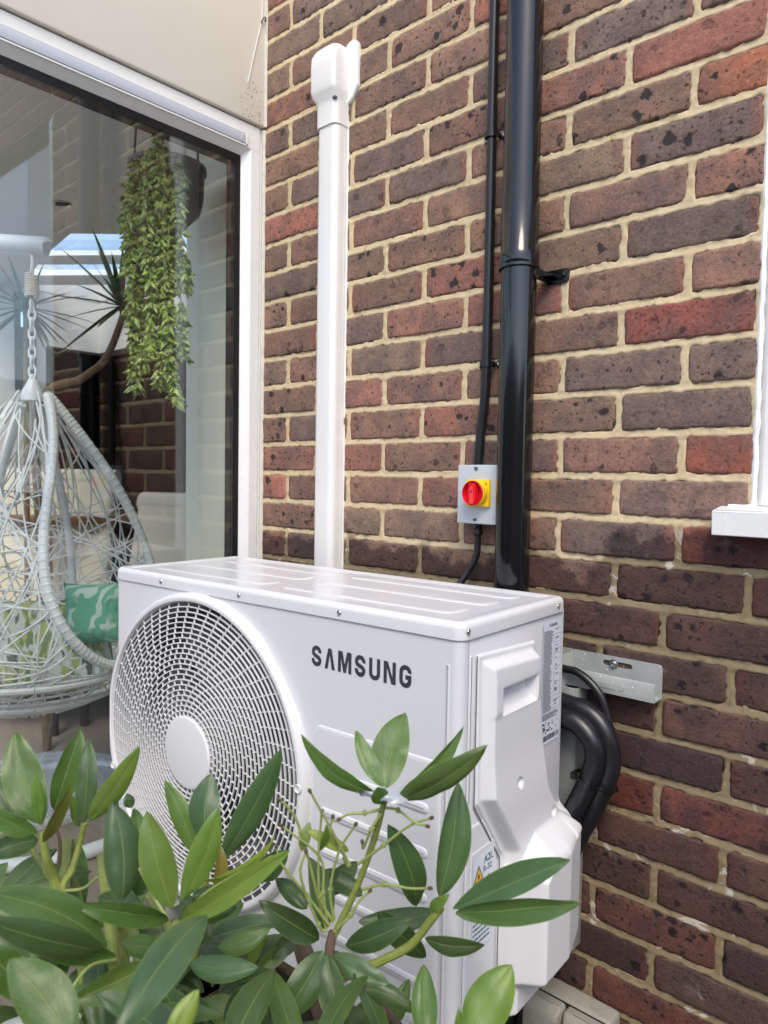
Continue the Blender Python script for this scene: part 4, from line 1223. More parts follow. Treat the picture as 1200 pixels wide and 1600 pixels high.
# ================================================================== LAGGED PIPES AND CABLE BY THE BRACKET
pa = bez([(-0.14, -0.066, -1.170)] + [on(1, -0.064, *q) for q in ((872, 1096), (918, 1112), (946, 1145), (954, 1190), (946, 1222), (928, 1262), (896, 1320), (872, 1380))] + [Vector((0.0, -0.062, -1.60)), Vector((-0.01, -0.062, GZ + 0.1))], 9)
pb = bez([(-0.14, -0.090, -1.205)] + [on(1, -0.088, *q) for q in ((868, 1118), (902, 1130), (926, 1160), (929, 1192), (916, 1228), (893, 1275), (866, 1340))] + [Vector((-0.03, -0.07, -1.60)), Vector((-0.05, -0.07, GZ + 0.1))], 9)
A = empty('lagged_pipe', (0.13, -0.085, -1.62), 0, 'outer thick black lagged pipe looping out beside the outdoor unit', 'pipe', 'lagged pipes')
MB().tube(pa, [0.0182 + 0.0008 * mnoise.noise(p * 40) for p in pa], 20).build('foam_sleeve', M['foam'], A)
B = empty('lagged_pipe', (0.08, -0.10, -1.62), 0, 'inner thick black lagged pipe nearest the outdoor unit', 'pipe', 'lagged pipes')
MB().tube(pb, [0.0182 + 0.0008 * mnoise.noise(p * 40) for p in pb], 20).build('foam_sleeve', M['foam'], B)
pc = bez([(-0.1, -0.056, -1.125)] + [on(1, -0.054, *q) for q in ((872, 1042), (905, 1052), (934, 1080), (948, 1115), (952, 1150))] + [on(1, -0.034, 945, 1215), on(1, -0.03, 905, 1300), Vector((0.0, -0.03, -1.6))], 9)
MB().tube(pc, 0.0072, 12).build('power_cable', M['black_cable'], label='thin black cable arching over the lagged pipes', cat='cable')
TC = (on(1, -0.064, 944, 1224) + on(1, -0.088, 918, 1218)) / 2; TU = (on(1, -0.064, 952, 1234) - on(1, -0.088, 905, 1210)).normalized()
tie = []
for i in range(29):
    a = 2 * math.pi * i / 28
    tie.append(TC + TU * 0.0375 * math.cos(a) + Vector((0, 1, 0)) * (0.026 * math.sin(a)))
T = empty('cable_tie', (0.128, -0.09, -1.31), 0, 'black cable tie strapping the two lagged pipes together', 'cable tie')
MB().tube(tie, 0.0030, 6, cap=False, flat=0.45).build('strap', M['black_pipe'], T)
MB().box(TC - TU * 0.032 + Vector((-0.005, -0.022, -0.006)), TC - TU * 0.032 + Vector((0.005, -0.012, 0.006)), 0.0015).build('tie_head', M['black_pipe'], T)

# ================================================================== WEATHERPROOF SOCKET
so = empty('outdoor_socket', (0.07, 0, -1.85), 0, 'weathered grey outdoor double socket box low on the wall', 'socket')
MB().box((-0.012, -0.052, -1.860), (0.155, -0.006, -1.750), 0.008, 3).build('box', M['old_grey'], so)
for x0, x1 in ((-0.008, 0.070), (0.0735, 0.1515)):
    rings = []
    for y, ins, dz in ((-0.0535, 0.0, 0.0), (-0.070, 0.0005, 0.0), (-0.080, 0.004, -0.012), (-0.0835, 0.010, -0.020)):
        rings.append([(p[0], y, p[1]) for p in rrect((x1 - x0) - 2 * ins, 0.100 - 2 * ins + dz * 0.6, 0.007, 4, (x0 + x1) / 2, -1.806 + dz * 0.3)])
    ld = MB().loft(rings).build('lid', M['old_grey'], so)
    MB().box(((x0 + x1) / 2 - 0.020, -0.0700, -1.7565), ((x0 + x1) / 2 + 0.020, -0.064, -1.7530), 0.001).build('hinge', M['old_grey'], ld)
MB().prism(rrect(0.160, 0.103, 0.007, 4, 0.0718, -1.8055), -0.0535, -0.0518, axis=1).build('lid_seal', M['gasket'], so)
MB().lathe([(0.011, 0), (0.011, 0.0012), (0.009, 0.0012), (0.009, 0.0004), (0, 0.0004)], 20, Matrix.Translation((0.118, -0.028, -1.7502))).build('blanking_plug', M['old_grey'], so)

# ================================================================== WHITE TRUNKING
tr = empty('pipe_trunking', (-0.607, 0, -1.03), 0, 'tall white plastic pipe trunking with capped inlet on the brickwork', 'trunking')
TX0, TX1, TD = -0.642, -0.5755, 0.046
def tsec(x0, x1, d, z, r=0.012, rz=0.0):
    pts = [(x1, 0.0)]
    for i in range(7):
        a = math.pi / 2 * i / 6; pts.append((x1 - r + r * math.cos(a), -(d - r) - r * math.sin(a)))
    for i in range(7):
        a = math.pi / 2 + math.pi / 2 * i / 6; pts.append((x0 + r + r * math.cos(a), -(d - r) - r * math.sin(a)))
    pts.append((x0, 0.0))
    return [(p[0], p[1], z) for p in pts]
body = MB().loft([tsec(TX0, TX1, TD, -1.25, 0.016), tsec(TX0, TX1, TD, 0.06, 0.016)])
bo = body.build('cover', M['trunk'], tr, sharp=50)
MB().box((TX1 - 0.0003, -0.0145, -1.25), (TX1 + 0.0008, -0.0132, 0.035)).box((TX1 - 0.004, -0.006, -1.25), (TX1 + 0.0025, -0.0015, 0.035), 0.0008).build('base_rail', M['trunk'], bo)
cap = []
for z, ax, dd, r in ((0.028, 0.0032, 0.0035, 0.016), (0.074, 0.0032, 0.0035, 0.016), (0.086, 0.0040, 0.0055, 0.017), (0.100, 0.0105, 0.0125, 0.013), (0.112, 0.0115, 0.0150, 0.012), (0.165, 0.0115, 0.0160, 0.012), (0.188, 0.0110, 0.0150, 0.013), (0.200, 0.0080, 0.0110, 0.020), (0.2075, 0.0010, 0.0040, 0.018), (0.2100, -0.010, -0.008, 0.012)):
    cap.append(tsec(TX0 - ax, TX1 + ax * 0.6, TD + dd, z, r))
co = MB().loft(cap).build('inlet_cap', M['trunk'], tr, sharp=50)
# rounded wall flange behind the cap, and its screw
flp = [(-0.600, 0.060), (-0.556, 0.090), (-0.5395, 0.115)] + [(-0.5620 + 0.0225 * math.cos(math.radians(a)), 0.200 + 0.022 * math.sin(math.radians(a))) for a in range(0, 181, 15)] + [(-0.640, 0.200), (-0.640, 0.060)]
mb = MB().prism(flp, -0.0120, -0.0012, axis=1)
o = mb.build('wall_flange', M['trunk'], co, sharp=30)
bm_ = bmesh.new(); bm_.from_mesh(o.data); bmesh.ops.bevel(bm_, geom=[e for e in bm_.edges if len(e.link_faces) == 2 and e.calc_face_angle() > 0.8], offset=0.002, segments=2, affect='EDGES'); bm_.to_mesh(o.data); bm_.free()
MB().box((-0.583, -0.0515, 0.0800), (-0.573, -0.0440, 0.0855), 0.001).build('screw_recess', M['seam'], co)

# ================================================================== BLACK DOWNPIPE
dpx, dpy, dpr = -0.0665, -0.056, 0.0340
dp = empty('downpipe', (dpx, dpy, GZ), 0, 'thick glossy black rainwater downpipe with a socket joint', 'downpipe')
MB().tube([(dpx, dpy, GZ + 0.02), (dpx, dpy, -0.396)], dpr * 0.975, 48).build('lower_pipe', M['black_pipe'], dp)
up = MB().lathe([(dpr * 1.0, 0.75), (dpr * 1.0, -0.255), (dpr * 1.035, -0.275), (dpr * 1.035, -0.372), (dpr * 1.10, -0.376), (dpr * 1.10, -0.397), (dpr * 1.07, -0.400), (dpr * 0.98, -0.400)], 48, Matrix.Translation((dpx, dpy, 0)), cap=False)
up.build('upper_pipe', M['black_pipe'], dp)
cl = MB().lathe([(dpr * 1.075, -0.4045), (dpr * 1.12, -0.4035), (dpr * 1.12, -0.3985), (dpr * 1.075, -0.3980)], 48, Matrix.Translation((dpx, dpy, 0)), cap=False)
clo = cl.build('pipe_clip', M['black_pipe'], dp)
lug = MB()
lug.prism([(x, z) for x, z in [(-0.034, -0.428), (0.004, -0.428), (0.009, -0.424), (0.010, -0.408), (0.006, -0.402), (-0.034, -0.402)]], -0.0075, -0.002, axis=1)
lug.box((-0.036, -0.058, -0.424), (-0.030, -0.0076, -0.405), 0.001).box((-0.0300, -0.030, -0.417), (-0.012, -0.0078, -0.4135), 0.001)
lug.lathe([(0.005, 0), (0.005, 0.002), (0.0025, 0.003), (0, 0.0028)], 14, rot_to((0, -1, 0), (-0.001, -0.0076, -0.414)))
lug.build('clip_lug', M['black_pipe'], clo)

# ================================================================== BLACK CONDUIT, CLIPS, ISOLATOR
cpts = bez([(-0.1575, -0.020, 0.75), (-0.1590, -0.020, 0.141), (-0.1590, -0.020, -0.042), (-0.1580, -0.020, -0.353), (-0.1590, -0.021, -0.60), (-0.1660, -0.024, -0.70), (-0.1695, -0.027, -0.769)], 10)
MB().tube(cpts, 0.0098, 20).build('cable_conduit', M['black_cable'], label='slim black conduit running up the wall from the isolator switch', cat='conduit')
for i, (z, lab) in enumerate(((-0.118, 'upper black saddle clip holding the slim conduit'), (-0.566, 'lower black saddle clip holding the slim conduit above the isolator'))):
    c = empty('conduit_clip', (-0.159, 0, z), 0, lab, 'clip', 'conduit clips')
    ring = [(-0.159 + 0.0118 * math.cos(math.radians(a)), -0.0205 - 0.0118 * math.sin(math.radians(a)), z) for a in range(-20, 201, 12)]
    ring = [(-0.1485, -0.004, z)] + ring + [(-0.1695, -0.004, z)]
    s = MB()
    for (a, b) in zip(ring[:-1], ring[1:]):
        pass
    s.loft([[(p[0], p[1], z - 0.006) for p in ring], [(p[0], p[1], z + 0.006) for p in ring]], cap=False, closed=False)
    s.loft([[(-0.159 + (p[0] + 0.159) * 1.14, p[1] * 1.0 - 0.0014, z - 0.006) for p in ring], [(-0.159 + (p[0] + 0.159) * 1.14, p[1] * 1.0 - 0.0014, z + 0.006) for p in ring]], cap=False, closed=False)
    s.build('saddle', M['black_cable'], c)
    for sx in (-1, 1):
        mb = MB(); mb.lathe([(0.0075, 0), (0.0075, 0.003), (0.006, 0.0045), (0, 0.005)], 16, rot_to((0, -1, 0), (-0.159 + sx * 0.0195, -0.003, z)))
        mb.build('lug', M['black_cable'], c)
        mb = MB(); screw(mb, (-0.159 + sx * 0.0195, -0.0078, z), (0, -1, 0), 0.0042, 0.003); mb.build('screw', M['screw'], c)

iso = empty('isolator_switch', (-0.151, 0, -0.885), 0, 'grey isolator box with red rotary handle on a yellow plate', 'isolator')
IX0, IX1, IZ0, IZ1, IY = -0.1985, -0.1040, -0.8850, -0.7680, -0.055
MB().box((IX0 + 0.001, -0.040, IZ0 + 0.001), (IX1 - 0.001, -0.003, IZ1 - 0.001), 0.002).build('box', M['grey_box'], iso)
fr = MB().box((IX0, IY, IZ0), (IX1, -0.0405, IZ1), 0.0022, 3).build('cover', M['grey_box'], iso)
for z in (IZ1 - 0.0075, IZ0 + 0.0085):
    mb = MB().lathe([(0.0048, 0.0), (0.0048, 0.0009), (0.0040, 0.0012), (0.0036, 0.0003), (0, 0.0003)], 20, rot_to((0, -1, 0), (-0.1545, IY, z)))
    mb.build('screw', M['screw'], fr)
YX, YZ = -0.1450, -0.8235
yp = MB().box((YX - 0.0270, IY - 0.0085, YZ - 0.0265), (YX + 0.0270, IY - 0.0002, YZ + 0.0265), 0.0015).build('yellow_plate', M['yellow'], iso)
MB().lathe([(0.0262, 0.0), (0.0258, 0.014), (0.0245, 0.0145), (0.0240, 0.010)], 48, rot_to((0, -1, 0), (YX, IY - 0.0084, YZ)), cap=False).build('collar', M['yellow'], yp)
kn = MB().lathe([(0.0, 0.004), (0.0240, 0.004), (0.0245, 0.0165), (0.0236, 0.0178), (0.0225, 0.0172), (0.0215, 0.0065), (0.0, 0.0065)], 48, rot_to((0, -1, 0), (YX, IY - 0.0086, YZ)), cap=False).build('rotary_handle', M['red'], iso)
hb = MB()
gp2 = [(-0.0065, 0.020), (0.0065, 0.020), (0.0085, 0.010), (0.0085, -0.010), (0.0060, -0.020), (-0.0060, -0.020), (-0.0085, -0.010), (-0.0085, 0.010)]
hb.prism([(YX + a, YZ + b) for a, b in gp2], IY - 0.0270, IY - 0.0140, axis=1)
hbo = hb.build('grip', M['red'], kn)
MB().prism([(YX - 0.0006 + a, YZ + b) for a, b in [(-0.0035, 0.010), (0.0015, 0.0145), (0.0035, 0.010), (0.0050, -0.021), (-0.0050, -0.021)]], IY - 0.0278, IY - 0.0269, axis=1).build('pointer', M['red2'], hbo)
MB().lathe([(0.0022, 0), (0.0022, 0.0004), (0, 0.0004)], 12, rot_to((0, -1, 0), (YX - 0.001, IY - 0.0279, YZ + 0.003))).build('pivot', M['ink'], hbo)
mb = MB(); mb.box((YX + 0.0190, IY - 0.0090, YZ + 0.0150), (YX + 0.0225, IY - 0.0084, YZ + 0.0195)); mb.box((YX + 0.0170, IY - 0.0090, YZ + 0.0170), (YX + 0.0188, IY - 0.0084, YZ + 0.0200)); mb.build('print', M['red'], yp)
gl = MB().lathe([(0.0085, 0.0), (0.0085, -0.008), (0.0102, -0.0085), (0.0102, -0.020), (0.0085, -0.024), (0.0072, -0.025)], 12, Matrix.Translation((-0.1640, -0.030, IZ0)))
gl.build('cable_gland', M['black_cable'], iso)
lc = bez([(-0.1640, -0.030, IZ0 - 0.018), (-0.1640, -0.030, -0.925), (-0.1650, -0.033, -0.952), (-0.178, -0.042, -0.985), (-0.192, -0.055, -1.015), (-0.21, -0.07, -1.06)], 8)
MB().tube(lc, 0.0068, 14).build('supply_cable', M['black_cable'], label='black cable curving from the isolator down behind the unit', cat='cable')

# ================================================================== THINGS IN THE ROOM
VD = Vector((CF.x, CF.y, 0)).normalized(); VR = Vector((CR.x, CR.y, 0)).normalized()
# ---- egg chair
EC = at(52, 800, 2.42); ex0, ey0 = EC.x, EC.y
ZBOT, ZTOP = at(60, 1112, 2.42).z, at(60, 606, 2.42).z
chair = empty('hanging_egg_chair', (ex0, ey0, ZBOT), 0, 'white woven hanging egg chair behind the window', 'chair')
tocam = Vector((CAM.x - ex0, CAM.y - ey0, 0)).normalized(); toright = Vector((0, 0, 1)).cross(tocam)
toright = toright if toright.dot(VR) > 0 else -toright
def egg_r(t):
    if t < 0.30: return 0.405 * math.sqrt(max(0.0, 1 - ((0.30 - t) / 0.305) ** 2))
    return 0.405 * (0.10 + 0.90 * math.cos(math.pi / 2 * (t - 0.30) / 0.70) ** 1.05)
def egg(phi, t, k=1.0):
    r = egg_r(t) * k
    return Vector((ex0, ey0, ZBOT + (ZTOP - ZBOT) * t)) + (tocam * math.cos(phi) + toright * math.sin(phi)) * r
OC = math.radians(52)
def halfwidth(t):
    if t < 0.17 or t > 0.975: return 0.0
    return math.radians(48) * math.sin(math.pi * min(1, (t - 0.17) / 0.805) ** 0.8) ** 0.5
rim = []
for i in range(40): t = 0.172 + 0.800 * i / 39; rim.append(egg(OC - halfwidth(t), t, 1.01))
for i in range(39, -1, -1): t = 0.172 + 0.800 * i / 39; rim.append(egg(OC + halfwidth(t), t, 1.01))
rim.append(rim[0])
rimo = MB().tube(rim, 0.015, 12, cap=False).build('rim', M['wicker'], chair)
wrap = MB()
for i in range(0, len(rim) - 1):
    a, b = rim[i], rim[i + 1]
    L = (b - a).length; m = max(1, int(L / 0.014))
    for k in range(m):
        p = a.lerp(b, k / m); d = (b - a).normalized()
        wrap.tube([p - d * 0.004, p, p + d * 0.004], [0.0158, 0.0172, 0.0158], 8, cap=False)
wrap.build('rim_binding', M['wicker'], rimo)
weave = MB()
rnd = random.Random(21)
def strand(phi0, t0, dphi, dt, n, rad, wig):
    seg = []
    ph = rnd.uniform(0, 6.28)
    for i in range(n + 1):
        s = i / n
        phi = phi0 + dphi * s + wig * math.sin(5 * s + ph); t = t0 + dt * s + 0.35 * wig * math.sin(4 * s + ph * 1.7)
        t = min(0.985, max(0.012, t))
        d = ((phi - OC + math.pi) % (2 * math.pi)) - math.pi
        if abs(d) < halfwidth(t) - 0.02:
            if len(seg) > 2: weave.tube(seg, rad, 5, cap=False)
            seg = []
        else: seg.append(egg(phi, t, 1.0 + 0.008 * math.sin(17 * s + ph)))
    if len(seg) > 2: weave.tube(seg, rad, 5, cap=False)
for i in range(90): strand(2 * math.pi * i / 90, 0.03, rnd.uniform(0.5, 1.6) * (1 if i % 2 else -1), rnd.uniform(0.80, 0.95), 34, 0.0030, rnd.uniform(0.05, 0.18))
for i in range(90): strand(rnd.uniform(0, 6.28), rnd.uniform(0.02, 0.6), rnd.uniform(0.9, 2.6) * rnd.choice((-1, 1)), rnd.uniform(-0.25, 0.4), 30, 0.0030, rnd.uniform(0.05, 0.30))
for i in range(24): strand(rnd.uniform(0, 6.28), rnd.uniform(0.02, 0.16), rnd.uniform(2.5, 4.5), rnd.uniform(-0.03, 0.05), 40, 0.0036, 0.03)
wv = weave.build('weave', M['wicker'], chair, fixn=False, sharp=0)
for (ph, ta, tb) in ((math.radians(160), 0.22, 0.95), (math.radians(205), 0.22, 0.95)):
    MB().tube([egg(ph, ta + (tb - ta) * i / 16, 0.99) for i in range(17)], 0.014, 10).build('back_pole', M['white_steel'], chair)
for tt in (0.075, 0.15):
    MB().tube([egg(2 * math.pi * i / 40, tt, 0.99) for i in range(41)], 0.015, 10, cap=False).build('base_hoop', M['wicker'], chair)
top = egg(0, 0.99, 0.0)
MB().lathe([(0.036, -0.035), (0.034, -0.005), (0.020, 0.02), (0.010, 0.04)], 18, Matrix.Translation(top)).build('top_cap', M['white_steel'], chair)
# chain, spring and the arm they hang from
az = at(66, 392, 2.42).z
cm = []
zc = top.z + 0.03; k = 0
while zc < az - 0.175:
    ring = []
    for i in range(13):
        a = 2 * math.pi * i / 12
        u_, w_ = 0.011 * math.cos(a), 0.021 * math.sin(a)
        ring.append(top * 1.0 + Vector((0, 0, zc - top.z + w_)) + (VR if k % 2 else VD) * u_)
    cm.append(ring); zc += 0.031; k += 1
ch = empty('hanging_chain', (top.x, top.y, top.z), 0, 'pale chain and coil spring the egg chair hangs from', 'chain')
for r in cm: MB().tube(r, 0.0042, 6, cap=False).build('chain_link', M['white_steel'], ch)
sg = []
for i in range(120):
    a = 2 * math.pi * i / 12; sg.append(Vector((top.x + 0.019 * math.cos(a), top.y + 0.019 * math.sin(a), az - 0.165 + 0.075 * i / 119)))
MB().tube(sg, 0.0042, 6).build('spring', M['cream_fabric'], ch)
MB().tube([(top.x, top.y, az - 0.09), (top.x + 0.01, top.y, az - 0.05), (top.x, top.y, az - 0.02)], 0.007, 8).build('hook', M['white_steel'], ch)
stnd = empty('chair_stand', (ex0 - 0.25, ey0, FZ), 0, 'white tube stand with round floor ring under the egg chair', 'stand')
arm = bez([Vector((top.x, top.y, az)) + VR * 0.05, Vector((top.x, top.y, az + 0.005)), Vector((top.x, top.y, az)) - VR * 0.35, Vector((top.x, top.y, az - 0.15)) - VR * 0.70, Vector((top.x, top.y, -0.9)) - VR * 0.88, Vector((top.x, top.y, -1.6)) - VR * 0.78, Vector((top.x, top.y, FZ + 0.03)) - VR * 0.50], 8)
MB().tube(arm, 0.030, 14).build('curved_post', M['white_steel'], stnd)
rc = (on(2, FZ, 60, 1360) + on(2, FZ, 95, 1208)) / 2
RRad = 0.5 * (on(2, FZ, 60, 1360) - on(2, FZ, 95, 1208)).length
rg = [Vector((rc.x + RRad * math.cos(2 * math.pi * i / 48), rc.y + RRad * math.sin(2 * math.pi * i / 48), FZ + 0.024)) for i in range(49)]
MB().tube(rg, 0.024, 12, cap=False).build('floor_ring', M['white_steel'], stnd)
MB().lathe([(0.36, 0.0), (0.36, 0.02), (0.30, 0.035), (0.0, 0.03)], 40, Matrix.Translation((on(2, FZ, 60, 1235).x, on(2, FZ, 60, 1235).y, FZ + 0.001))).build('round_rug', M['rug'], label='round pale speckled rug on the room floor under the egg chair', cat='rug')
# cushions
def cushion(c, ax, up, w, h, d, name, mat, lab):
    mb = MB(); n = 16
    ax, up = Vector(ax).normalized(), Vector(up).normalized(); nrm = ax.cross(up)
    for sgn in (1, -1):
        rows = []
        for i in range(n + 1):
            row = []
            for j in range(n + 1):
                a, b = i / n * 2 - 1, j / n * 2 - 1
                pinch = 1 - 0.08 * (1 - a * a) * (1 if abs(b) > 0 else 0) * b * b - 0.0
                th = ((1 - a ** 4) * (1 - b ** 4)) ** 0.5
                p = Vector(c) + ax * a * w / 2 * (1 - 0.07 * (1 - b * b) * a * a) + up * b * h / 2 * (1 - 0.07 * (1 - a * a) * b * b) + nrm * sgn * d / 2 * th
                p += nrm * 0.012 * mnoise.noise(p * 9)
                row.append(p)
            rows.append(row)
        mb.grid(rows)
    return mb.build(name, mat, label=lab, cat='cushion', group='cushions in the egg chair', fixn=False)
cushion(at(150, 958, 2.36), toright * 0.9 + tocam * 0.3, Vector((0, 0, 1)) - tocam * 0.25, 0.20, 0.20, 0.09, 'cushion', M['cushion_green'], 'green palm leaf cushion leaning in the egg chair')
cushion(at(58, 1010, 2.40), toright, Vector((0, 0, 1)) - tocam * 0.5, 0.50, 0.34, 0.12, 'cushion', M['cushion_lime'], 'pale cushion with lime leaf print at the bottom of the egg chair')

# ---- hanging succulent
PP = at(262, 300, 2.02)
hp = empty('hanging_plant', (PP.x, PP.y, PP.z - 0.08), 0, 'trailing green succulent hanging from a dark bowl inside the window', 'plant')
MB().lathe([(0.02, -0.092), (0.055, -0.088), (0.088, -0.055), (0.098, -0.01), (0.100, 0.055), (0.106, 0.058), (0.106, 0.068), (0.098, 0.068), (0.094, 0.03), (0, 0.03)], 36, Matrix.Translation(PP)).build('pot', M['pot'], hp)
for (dx, px_) in ((0.095, 295), (-0.08, 235)):
    e0 = PP + VR * dx + Vector((0, 0, 0.06))
    MB().tube(bez([PP + VR * dx * 0.45 + Vector((0, 0, -0.105)), PP + VR * dx * 0.95 - VD * 0.03 + Vector((0, 0, -0.06)), e0 - VD * 0.04, PP + VR * dx * 0.75 - VD * 0.03 + Vector((0, 0, CZ - PP.z))], 6), 0.0035, 6).build('hanging_cord', M['pot'], hp)
rnd = random.Random(5)
def trail(path, rad, dens=0.0105):
    mb = MB()
    pts = bez(path, 10)
    mb.tube(pts, 0.0018, 4, cap=False)
    acc = 0
    for i in range(len(pts) - 1):
        acc += (pts[i + 1] - pts[i]).length
        while acc > dens:
            acc -= dens * rnd.uniform(0.6, 1.7)
            p = pts[i]; d = (pts[i + 1] - pts[i]).normalized()
            for k in range(rnd.randint(4, 9)):
                a = rnd.uniform(0, 6.28)
                o_ = d.orthogonal().normalized(); q = d.cross(o_)
                dirv = ((o_ * math.cos(a) + q * math.sin(a)) * 1.0 + d * rnd.uniform(-0.3, 1.3)).normalized()
                L = rad * rnd.uniform(0.45, 1.2); w = L * 0.23
                s = dirv.cross(Vector((0, 0, 1))).normalized() if abs(dirv.z) < 0.98 else Vector((1, 0, 0)); nn = s.cross(dirv)
                m_ = p + dirv * L * 0.5 + Vector((0, 0, -0.15 * L)); e_ = p + dirv * L + Vector((0, 0, -0.35 * L))
                mb.add([p, m_ + s * w, m_ + nn * w, m_ - s * w, m_ - nn * w, e_], [[0, 1, 2], [0, 2, 3], [0, 3, 4], [0, 4, 1], [5, 2, 1], [5, 3, 2], [5, 4, 3], [5, 1, 4]], False)
    return mb
tr_spec = [(200, 300, 520), (212, 262, 600), (224, 258, 570), (232, 245, 585), (244, 240, 560), (252, 250, 622), (262, 256, 590), (270, 262, 645), (277, 268, 560), (283, 280, 460), (206, 320, 440), (236, 262, 480), (218, 280, 500), (258, 270, 500), (248, 230, 420), (267, 300, 520)]
for (px_, ya, yb) in tr_spec:
    d = 2.02 - rnd.uniform(0.06, 0.16)
    path = [PP + (at(px_, 265, d) - PP) * 0.35 + Vector((0, 0, 0.06)), at(px_, ya, d), at(px_ + rnd.uniform(-8, 8), ya * 0.65 + yb * 0.35, d + rnd.uniform(-0.02, 0.02)), at(px_ + rnd.uniform(-9, 9), ya * 0.3 + yb * 0.7, d + rnd.uniform(-0.02, 0.02)), at(px_ + rnd.uniform(-9, 9), yb + rnd.uniform(-15, 15), d)]
    trail(path, 0.031, 0.0125).build('trailing_stem', M['succulent'], hp, fixn=False, sharp=0)
trail([at(246, 205, 1.95), at(246, 225, 1.95), at(244, 262, 1.96)], 0.024).build('trailing_stem', M['succulent'], hp, fixn=False, sharp=0)

# ---- yucca
yb0 = at(92, 615, 3.0)
yu = empty('yucca_plant', (yb0.x - 0.2, yb0.y, FZ), 0, 'yucca with a curved bare trunk and spiky leaves in the room', 'plant', 'yuccas in the room')
tp = bez([Vector((yb0.x - 0.25, yb0.y + 0.05, FZ)), Vector((yb0.x - 0.18, yb0.y, -1.2)), at(60, 640, 3.0), at(130, 590, 3.0), at(165, 560, 3.0), at(190, 500, 3.0), at(192, 478, 3.0)], 8)
MB().tube(tp, [0.020 - 0.008 * i / len(tp) for i in range(len(tp))], 10).build('trunk', M['twig'], yu)
def spikes(c, n, L, parent, seed):
    r_ = random.Random(seed)
    for k in range(n):
        a = r_.uniform(0, 6.28); el = r_.uniform(-0.7, 1.2)
        d = (VR * math.cos(a) + VD * math.sin(a) * 0.8) * math.cos(el) + Vector((0, 0, math.sin(el)))
        l = L * r_.uniform(0.7, 1.1)
        s = d.cross(Vector((0, 0, 1))).normalized() * 0.016
        mb = MB(); rows = []
        for i in range(7):
            t = i / 6; w = math.sin(math.pi * (0.12 + 0.88 * t)) ** 0.6 * (1 - t * 0.5) if t < 1 else 0.02
            p = c + d * l * t + Vector((0, 0, -0.10 * l * t * t))
            rows.append([p - s * w, p + Vector((0, 0, -0.004 * w)), p + s * w])
        mb.grid(rows); mb.build('leaf', M['yucca'], parent, fixn=False, sharp=0)
spikes(at(190, 478, 3.0), 34, 0.34, yu, 4)
yc = at(40, 480, 3.6)
yu2 = empty('yucca_plant', (yc.x, yc.y, FZ), 0, 'second yucca of spiky leaves beside the far window', 'plant', 'yuccas in the room')
MB().tube([Vector((yc.x, yc.y, FZ)), yc], [0.016, 0.012], 10).build('trunk', M['twig'], yu2)
spikes(yc, 30, 0.36, yu2, 9)

# ---- furniture
def block_chair(name, lab, c, facing, w, d, seat, back, mat, cat):
    f_ = Vector(facing).normalized(); r_ = Vector((f_.y, -f_.x, 0))
    R4 = Matrix(((r_.x, -f_.x, 0, c.x), (r_.y, -f_.y, 0, c.y), (0, 0, 1, FZ), (0, 0, 0, 1)))
    e_ = empty(name, (c.x, c.y, FZ), 0, lab, cat)
    MB().box((-w / 2 + 0.06, -d / 2, seat - 0.14), (w / 2 - 0.06, d / 2 - 0.1, seat), 0.03, 3, M=R4).build('seat', mat, e_)
    bk = []
    for z, y, th in ((seat - 0.05, d / 2 - 0.12, 0.12), (seat + (back - seat) * 0.5, d / 2 - 0.05, 0.11), (back - 0.06, d / 2 + 0.02, 0.10)):
        bk.append([(p[0], p[1] + y, z) for p in rrect(w, th, 0.04, 4)])
    MB().loft(bk, M=R4).build('backrest', mat, e_)
    MB().tube([R4 @ Vector((-w / 2, d / 2 + 0.04, back - 0.05)), R4 @ Vector((w / 2, d / 2 + 0.04, back - 0.05))], 0.065, 14).build('head_roll', mat, e_)
    for sx in (-1, 1):
        MB().box((sx * w / 2 - 0.05, -d / 2, seat - 0.1), (sx * w / 2 + 0.05, d / 2 - 0.1, seat + 0.16), 0.03, 3, M=R4).build('arm', mat, e_)
        for sy in (-1, 1):
            MB().tube([R4 @ Vector((sx * (w / 2 - 0.06), sy * (d / 2 - 0.08), 0)), R4 @ Vector((sx * (w / 2 - 0.06), sy * (d / 2 - 0.08), seat - 0.12))], 0.022, 8).build('leg', M['dark_wood'], e_)
ac_ = on(2, FZ, 205, 1110); ac_ = at(212, 900, 3.7)
block_chair('armchair', 'cream scroll back armchair standing beyond the egg chair', Vector((ac_.x, ac_.y, FZ)), -VD - VR * 0.4, 0.42, 0.55, 0.42, at(212, 775, 3.7).z - FZ, M['cream_fabric'], 'armchair')
sc_ = at(25, 900, 3.7)
block_chair('sofa', 'beige sofa seen through the weave of the egg chair', Vector((sc_.x, sc_.y, FZ)), -VD, 0.75, 0.7, 0.42, at(25, 735, 3.7).z - FZ, M['cream_fabric'], 'sofa')
tc_ = at(112, 800, 4.3)
tb = empty('dining_table', (tc_.x, tc_.y, FZ), 0, 'brown wooden table beyond the egg chair', 'table')
MB().box((tc_.x - 0.5, tc_.y - 0.4, tc_.z - 0.04), (tc_.x + 0.5, tc_.y + 0.4, tc_.z), 0.008).build('table_top', M['table_wood'], tb)
for sx in (-1, 1):
    for sy in (-1, 1): MB().box((tc_.x + sx * 0.45 - 0.03, tc_.y + sy * 0.35 - 0.03, FZ), (tc_.x + sx * 0.45 + 0.03, tc_.y + sy * 0.35 + 0.03, tc_.z - 0.04)).build('leg', M['table_wood'], tb)
bw = at(128, 775, 4.2)
